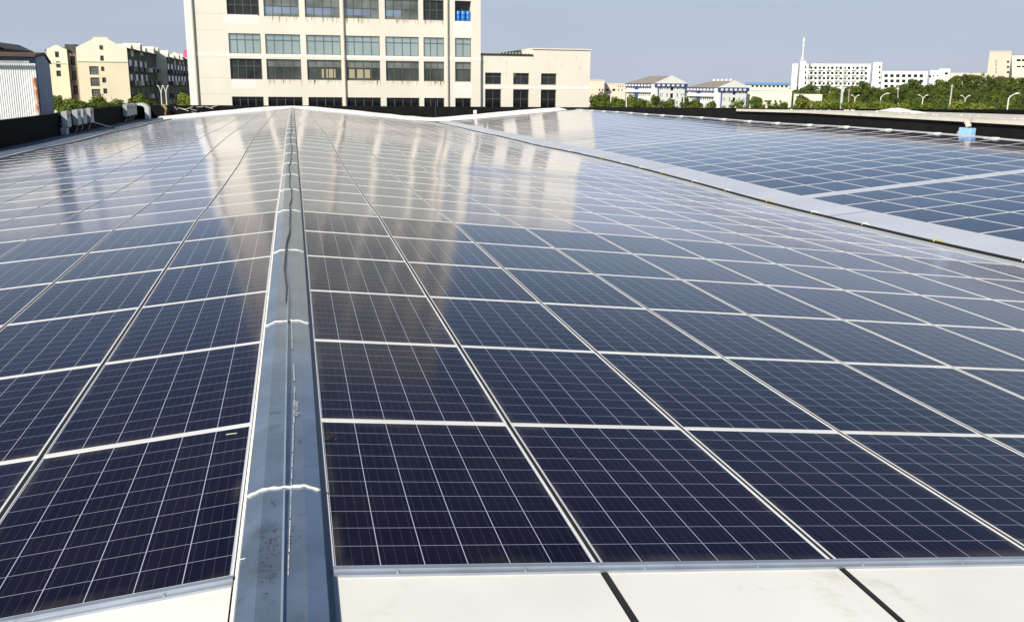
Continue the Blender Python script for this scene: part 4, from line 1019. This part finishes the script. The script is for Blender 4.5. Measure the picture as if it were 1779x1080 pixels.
# hotel on the hill
gr = [((114+k*9.1+2, 120.5+k*9.1), cols_(1406, 1508, 14, 4.6)) for k in range(4)]
ht, hf, hx0, hx1, hzb, hzt = block('hotel_building', 'long white four storey building on the hill with a mast on top', 'building', 1401, 1513, 112.5, 156, 620, M_WH, gr, 16)
M_ARCH = mat("white_arch_paint", (.84,.83,.79), .8)
def fpx(q, f, xa, ya, xb, yb_, d0, d1): 
    p, r_ = lf(f, xa, yb_), lf(f, xb, ya); fbox(q, f, p[0], p[1], r_[0], r_[1], d0, d1)
for k in range(4):                                       # balcony parapets between the window bays
    for i in range(0, 14, 2):
        q = MB(); y0_ = 114+k*9.1; xa = 1406+102*(i+.05)/14; fpx(q, hf, xa, y0_+6.2, xa+8.5, y0_+8.2, .02, 1.2); q.build('balcony', M_ARCH, ht)
for i in range(8):
    q = MB(); xa = 1405.2+102*(i*2)/14; fpx(q, hf, xa, 113.5, xa+1.3, 152, .02, .5); q.build('pilaster', M_ARCH, ht)
q = MB(); fpx(q, hf, 1387, 106.5, 1401, 156, -16, .6); fpx(q, hf, 1373.5, 111, 1386.95, 156, -14, .3); q.build('stair_tower', M_WH, ht)
q = MB(); fpx(q, hf, 1513.05, 108.5, 1533, 156, -16, .6); q.build('corner_tower', M_WH, ht)
for k in range(4):
    y0_ = 115+k*9.1
    for (xa, xb) in ((1398.0,1400.6),(1526.5,1529.8)):
        q = MB(); fpx(q, hf, xa, y0_, xb, y0_+3.8, .55, .66); q.build('window', M_GBLACK, ht)
    for xa in (1379.6, 1384.2):
        q = MB(); fpx(q, hf, xa-.4, y0_+1, xa+.4, y0_+4.4, .25, .36); q.build('window', M_GDARK, ht)
mp = at(1396.5, 106.5, 616); tz = at(1396.5, 62, 616).z
t = thing('antenna_mast', 'slender white antenna mast standing on the hill building roof', 'mast', (mp.x, 618, mp.z-.2)); H_ = tz-mp.z
mb = MB(); mb.tube([(0,0,2.2),(0,0,H_*.55),(0,0,H_)], [.42,.36,.12], 8); mb.build('pole', M_WH, t)
for a in (0, 2.1, 4.2):
    mb = MB(); mb.tube([(math.cos(a)*1.9,math.sin(a)*1.9,0),(0,0,4.0)], .25, 6); mb.build('leg', M_WH, t)
for z, r_ in ((.62,.75),(.74,.62),(.84,.9)):
    mb = MB(); mb.tube([(0,0,H_*z-.7),(0,0,H_*z+.7)], r_, 8); mb.build('antenna_ring', M_WH, t)
gr = [((129.3+k*9.2, 134.6+k*9.2), cols_(1534.5, 1606, 7, 6.2)) for k in range(3)]
t, f, *_r_ = block('white_building', 'long white building with square dark windows beside the hotel', 'building', 1533.3, 1612, 125, 152, 640, M_WH, gr, 14)
q = MB(); fpx(q, f, 1612.05, 122.5, 1651, 160, -14, .5); fpx(q, f, 1632, 119.8, 1651.1, 122.6, -14, .6); q.build('end_block', M_WH, t)
for (xa, xb, ya, yb_) in ((1641,1647,126,130),(1627,1630,130.5,133),(1620,1623,131,133.5),(1613.5,1618,131,135)):
    q = MB(); fpx(q, f, xa, ya, xb, yb_, .45, .56); q.build('window', M_GBLACK, t)
block('crest_building', 'low plain cream building on the hill crest between wood and white building', 'building', 1652, 1716, 128.5, 150, 600, M_CRW, [], 10)
gr = [((106+k*9, 109.5+k*9), [(1749.5,1753.5)]) for k in range(3)]
t, f, *_r_ = block('tower_building', 'pinkish, nearly windowless tower rising over the wooded hill', 'building', 1719.5, 1757, 90, 150, 560, M_PINK, gr, 16)
for k, yy in enumerate((107,113,120,126)):
    q = MB(); fpx(q, f, 1729.6, yy-2.2, 1731.4, yy+2.2, -.05, .06); q.build('vent_slot', M_GDARK, t)
gr = [((103,107), [(1766.5,1773.5),(1775.5,1781),(1786,1792)]), ((114.5,117.5), [(1766.5,1773.5),(1775.5,1781),(1786,1792)])]
block('white_building', 'pale building with paired windows joined to the pinkish tower at the frame edge', 'building', 1757.3, 1830, 98, 150, 562, M_CRW, gr, 14)
gr = [((174.5,177.8), cols_(1326, 1360, 4, 4.0)), ((184.5,189), cols_(1322, 1360, 4, 5.5))]
t, f, xa_, xb_, zb_, zt_ = block('low_cream_building', 'low pale cream building with a row of tiny square windows', 'building', 1303.5, 1376, 158, 195, 310, M_CRW, gr, 25)
q = MB(); fpx(q, f, 1376.6, 164.5, 1429, 200, -20, -.6); q.build('annexe', M_CRW, t)
t, f, xa_, xb_, zb_, zt_ = block('blue_roof_building', 'far low cream building under a long flat blue roof', 'building', 1296, 1372, 147.5, 157, 800, M_CRW, [((149,152), cols_(1304, 1370, 9, 4))], 30, par=False)
q = MB(); q.prism([f.p(xa_-1,zt_,1), f.p(xb_+1,zt_,1), f.p(xb_+1,zt_+1.9,-14), f.p(xa_-1,zt_+1.9,-14)], (0,0,.2)); q.build('roof', mat("pale_blue_sheet_roof", (.18,.36,.62), .5), t)
# pinkish flats behind the trees
M_PK2 = mat("pale_pink_wall", (0.74, .62, .52), .85, var=.04, vscale=.1)
block('pinkish_building', 'pale pinkish flats with small roof room beside the cream wing', 'building', 1024, 1050, 140.5, 190, 520, M_PK2, [((155,158.5), [(1040.5,1043),(1046,1048.5)])], 14)
block('pinkish_building', 'pale pinkish flats with small windows, between the cream wing and the first blue trimmed hall', 'building', 1050.3, 1087, 146.5, 190, 524, M_PK2, [((154.5,158.5), [(1053,1057.5),(1064,1069),(1074,1075.5),(1080,1081.5)]), ((149,151.5), [(1073.5,1075),(1077.5,1079),(1081.5,1083)])], 14)
# ---- two blue trimmed halls
M_NAVY = mat("navy_blue_trim", (.045,.075,.30), .6, var=.1, vscale=.3)
M_GREYR = mat("grey_brown_roof", (.26,.225,.19), .8, var=.08, vscale=.4)
def hall(label, pxg0, pxg1, pyapex, pybase, Y, pxlong, nf, clips):
    """gable end turned a little to one side, long side running back to the other"""
    base = at((pxg0+pxg1)/2, pybase, Y); d = project(base)[2]; th = math.radians(24)
    Wd = (pxg1-pxg0)*d/FPX/math.cos(th-.3); Lg = 36.0
    zb = gz(base.x, Y)-.5; ze = base.z; zap = at(pxg1*.5+pxg0*.5, pyapex, Y).z
    u = Vector((math.cos(th*.35), math.sin(th*.35), 0)); nrm = Vector((u.y, -u.x, 0))
    c0 = at(pxg0, pybase, Y); c0.z = 0
    Wd = (at(pxg1, pybase, Y)-at(pxg0, pybase, Y)).length*1.02
    fg = Frame(c0, u, nrm)                                     # gable end
    # direction of the long side found from where its far corner stands
    far = at(pxlong, pybase, Y+Lg*.82); far.z = 0; v = (far-c0); Lg = v.length; v.normalize()
    fl = Frame(far, -v, Vector((-v.y, v.x, 0)) if Vector((-v.y, v.x, 0)).y < 0 else Vector((v.y, -v.x, 0)))
    t = thing('hall_building', label, 'building'); fh = (ze-zb)/nf
    gh = []; lh = []
    for k in range(nf):
        z0 = zb+fh*k+fh*.28; z1 = z0+fh*.48
        for (a, b) in ((.14,.17),(.20,.23),(.36,.40),(.48,.58),(.70,.74),(.84,.87),(.91,.94)): gh.append((Wd*a, z0-(fh*.15 if a == .48 else 0), Wd*b, z1))
        n = 11
        for i in range(n): lh.append((Lg*(.08+.76*i/n), z0, Lg*(.08+.76*(i+.55)/n), z1))
    mb = MB(); holed(mb, fg, 0, zb, Wd, ze, gh, .3); holed(mb, fl, 0, zb, Lg, ze, lh, .3)
    P = lambda a, l, z: c0+u*a+v*l+Vector((0,0,z))
    mb.face([P(Wd,0,zb),P(Wd,Lg,zb),P(Wd,Lg,ze),P(Wd,0,ze)]); mb.face([P(Wd,Lg,zb),P(0,Lg,zb),P(0,Lg,ze),P(Wd,Lg,ze)])
    mb.build('wall', M_WH, t)
    for h in gh: win(t, fg, h[0],h[1],h[2],h[3], .3, M_GBLACK, M_DK, sub=False)
    q = MB()
    for h in lh: quad(q, fl, h[0],h[1],h[2],h[3], -.28)
    q.build('window_row', M_GDARK, t)
    q = MB(); n_ = nrm*.7
    q.prism([P(-.9,0,ze+.25)+n_, P(Wd+.9,0,ze+.25)+n_, P(Wd/2,0,zap)+n_], -nrm*.6); q.build('gable', M_WH, t, recalc=True)
    q = MB(); hip = Lg*.30
    e0, e1 = P(-1.0,-.1,ze+.1), P(-1.0,Lg+.8,ze+.1); r0, r1 = P(Wd/2,-.1,zap-.15), P(Wd/2,Lg-hip,zap-.15); s0, s1 = P(Wd+1.0,-.1,ze+.1), P(Wd+1.0,Lg+.8,ze+.1)
    q.face([e0,r0,r1,e1]); q.face([s0,s1,r1,r0]); q.face([e1,r1,s1]); q.face([e0,e1,s1,s0]); q.face([e0,s0,r0]); q.build('roof', M_GREYR, t)
    q = MB(); fbox(q, fg, -.5, ze-1.35, Wd+.5, ze+.24, .02, .5); fbox(q, fl, -.3, ze-1.5, Lg+.2, ze+.05, .02, .6)
    for a in (.06,.955): fbox(q, fg, Wd*a, zb, Wd*(a+.025), ze-1.36, .02, .25)
    q.build('navy_trim', M_NAVY, t)
    for k in range(6): q = MB(); a = Wd*(.03+.158*k); fbox(q, fg, a, ze-1.1, a+Wd*.075, ze-.2, .3, .85); q.build('bracket', M_WH, t)
    for k in range(9): q = MB(); a = Lg*(.03+.107*k); fbox(q, fl, a, ze-1.2, a+Lg*.05, ze-.3, .4, 1.0); q.build('bracket', M_WH, t)
    q = MB(); fbox(q, fl, Lg*.90, zb, Lg*.99, ze-.1, .05, .8); q.build('corner_column', M_WH, t)
    q = MB(); fbox(q, fl, Lg*.30, zb, Lg*.42, ze-1.5, .03, .3); q.build('blue_panel', M_NAVY, t)
    q = MB(); fbox(q, fl, Lg*.02, zb+fh*(nf-1)-.5, Lg*.88, zb+fh*(nf-1)+.7, .03, .9); q.build('balcony', M_WH, t)
    if clips:
        for k in range(5):
            q = MB(); p = P(Wd/2-.4, Lg*(.08+.13*k), zap-.2); q.tube([p, p+Vector((0,0,.55)), p+Vector((0,0,.85))], [.6,.6,.15], 8); q.build('roof_vent', M_WH, t)
hall('white hall with navy eaves, the taller one with a plain grey roof', 1140, 1195.5, 131.5, 146.3, 440, 1088.5, 4, False)
hall('white hall with navy eaves and five white roof vents', 1250, 1303, 140, 153.5, 385, 1195.8, 4, True)

# ---- lamps and poles
M_LAMP = mat("white_lamp_post", (.80,.79,.74), .5)
def lamp(px, pytop, Y, double, label, armpx=9, flip=1, r_=.16):
    p = at(px, pytop, Y); zb = gz(p.x, Y); H_ = p.z-zb; a = armpx*project(p)[2]/FPX
    t = thing('street_lamp', label, 'street lamp', (p.x, Y, zb), 0, 'white street lamps along the road')
    mb = MB(); mb.tube([(0,0,0),(0,0,H_*.5),(0,0,H_-1.1)], [r_*1.5,r_*1.2,r_], 8); mb.build('pole', M_LAMP, t)
    for s in ((-1, 1) if double else (flip,)):
        mb = MB(); mb.tube([(0,0,H_-1.2),(s*a*.25,0,H_-.55),(s*a*.6,0,H_-.12),(s*a*.8,0,H_)], r_*.8, 6); mb.build('arm', M_LAMP, t)
        mb = MB(); mb.tube([(s*a*.7,0,H_-.05),(s*a*.85,0,H_+.05),(s*a*1.25,0,H_+.12)], [r_*.9,r_*1.5,r_*.8], 8); mb.build('lamp_head', M_LAMP, t)
lamp(1486, 166, 330, True, 'white twin arm street lamp nearest the tall power pole', 7)
lamp(1604, 166, 300, True, 'white twin arm street lamp before the edge of the wood', 8)
lamp(1677.5, 167, 300, True, 'white twin arm street lamp among the yellow green trees', 8)
lamp(1531, 163, 270, False, 'white curved street lamp over the grassy slope', 13)
lamp(1753.5, 163, 210, False, 'large white curved street lamp before the dark wood', 17)
lamp(1383, 165, 260, False, 'white curved street lamp beside the low cream building', 13)
lamp(279, 150.5, 170, True, 'thin white twin arm street lamp before the shaded flats, the one nearer the vent hood', 4.5, 1, .085)
lamp(287.5, 150.5, 168, True, 'thin white twin arm street lamp before the shaded flats, the one nearer the tall block', 4.5, 1, .085)
def pole(px0, py0, px1, py1, Y, r_, label, m, arms=(), name='utility_pole', cat='pole'):
    p, q = at(px0, py0, Y), at(px1, py1, Y); zb = gz(q.x, Y); dv = (q-p); k = (zb-p.z)/dv.z; b = p+dv*k
    t = thing(name, label, cat, b); mb = MB(); mb.tube([(0,0,0), p-b], [r_*1.4, r_], 7); mb.build('pole', m, t)
    for (z, w) in arms:
        o = p-b; mb = MB(); mb.box((o.x-w,o.y-.08,o.z-z-.08),(o.x+w,o.y+.08,o.z-z+.08)); mb.build('crossarm', m, t)
M_CONC = mat("concrete_pole", (.52,.49,.42), .8)
pole(1466.5, 116, 1462, 177, 240, .30, 'tall pale power pole in front of the hill building', mat("pale_steel_pole", (.55,.58,.54), .6), ((1.0,2.2),(3.0,2.6),(5.2,1.8)))
pole(1475.5, 154, 1474, 180, 250, .16, 'short reddish pole just beside the tall power pole', mat("reddish_pole", (.42,.30,.24), .8), ((.4,.7),))
pole(1654.5, 147, 1649.5, 187, 230, .19, 'leaning concrete utility pole before the dark wood', M_CONC, ((.5,.7),))
pole(1560, 148, 1560, 166, 420, .18, 'thin pale pole on the grassy slope under the long white building', M_CONC, ((.5,.9),))
for px, yt, lab in ((1061.2,163,'before the pinkish flats'),(1088.2,166,'at the near corner of the first hall'),(1125.4,164,'before the long side of the first hall'),(1188,166,'between the two halls')):
    pole(px, yt, px, 188, 270, .15, 'thin white lamp pole '+lab, M_LAMP, ((.3,.9),), 'lamp_pole')
# roof-edge clutter: a pink sign on the shaded flats and a blue dish
p = at(325.5, 93, 296); mb = MB(); mb.box((p.x-.9,p.y-.2,p.z-1.2),(p.x+.9,p.y+.2,p.z+1.0)); mb.box((p.x-.1,p.y-.1,p.z-6),(p.x+.1,p.y+.1,p.z-1.2)); tag(mb.build('roof_sign', mat("pink_sheet", (.75,.12,.30), .6)), 'small pink board on the roof beside the tall block corner', 'board')
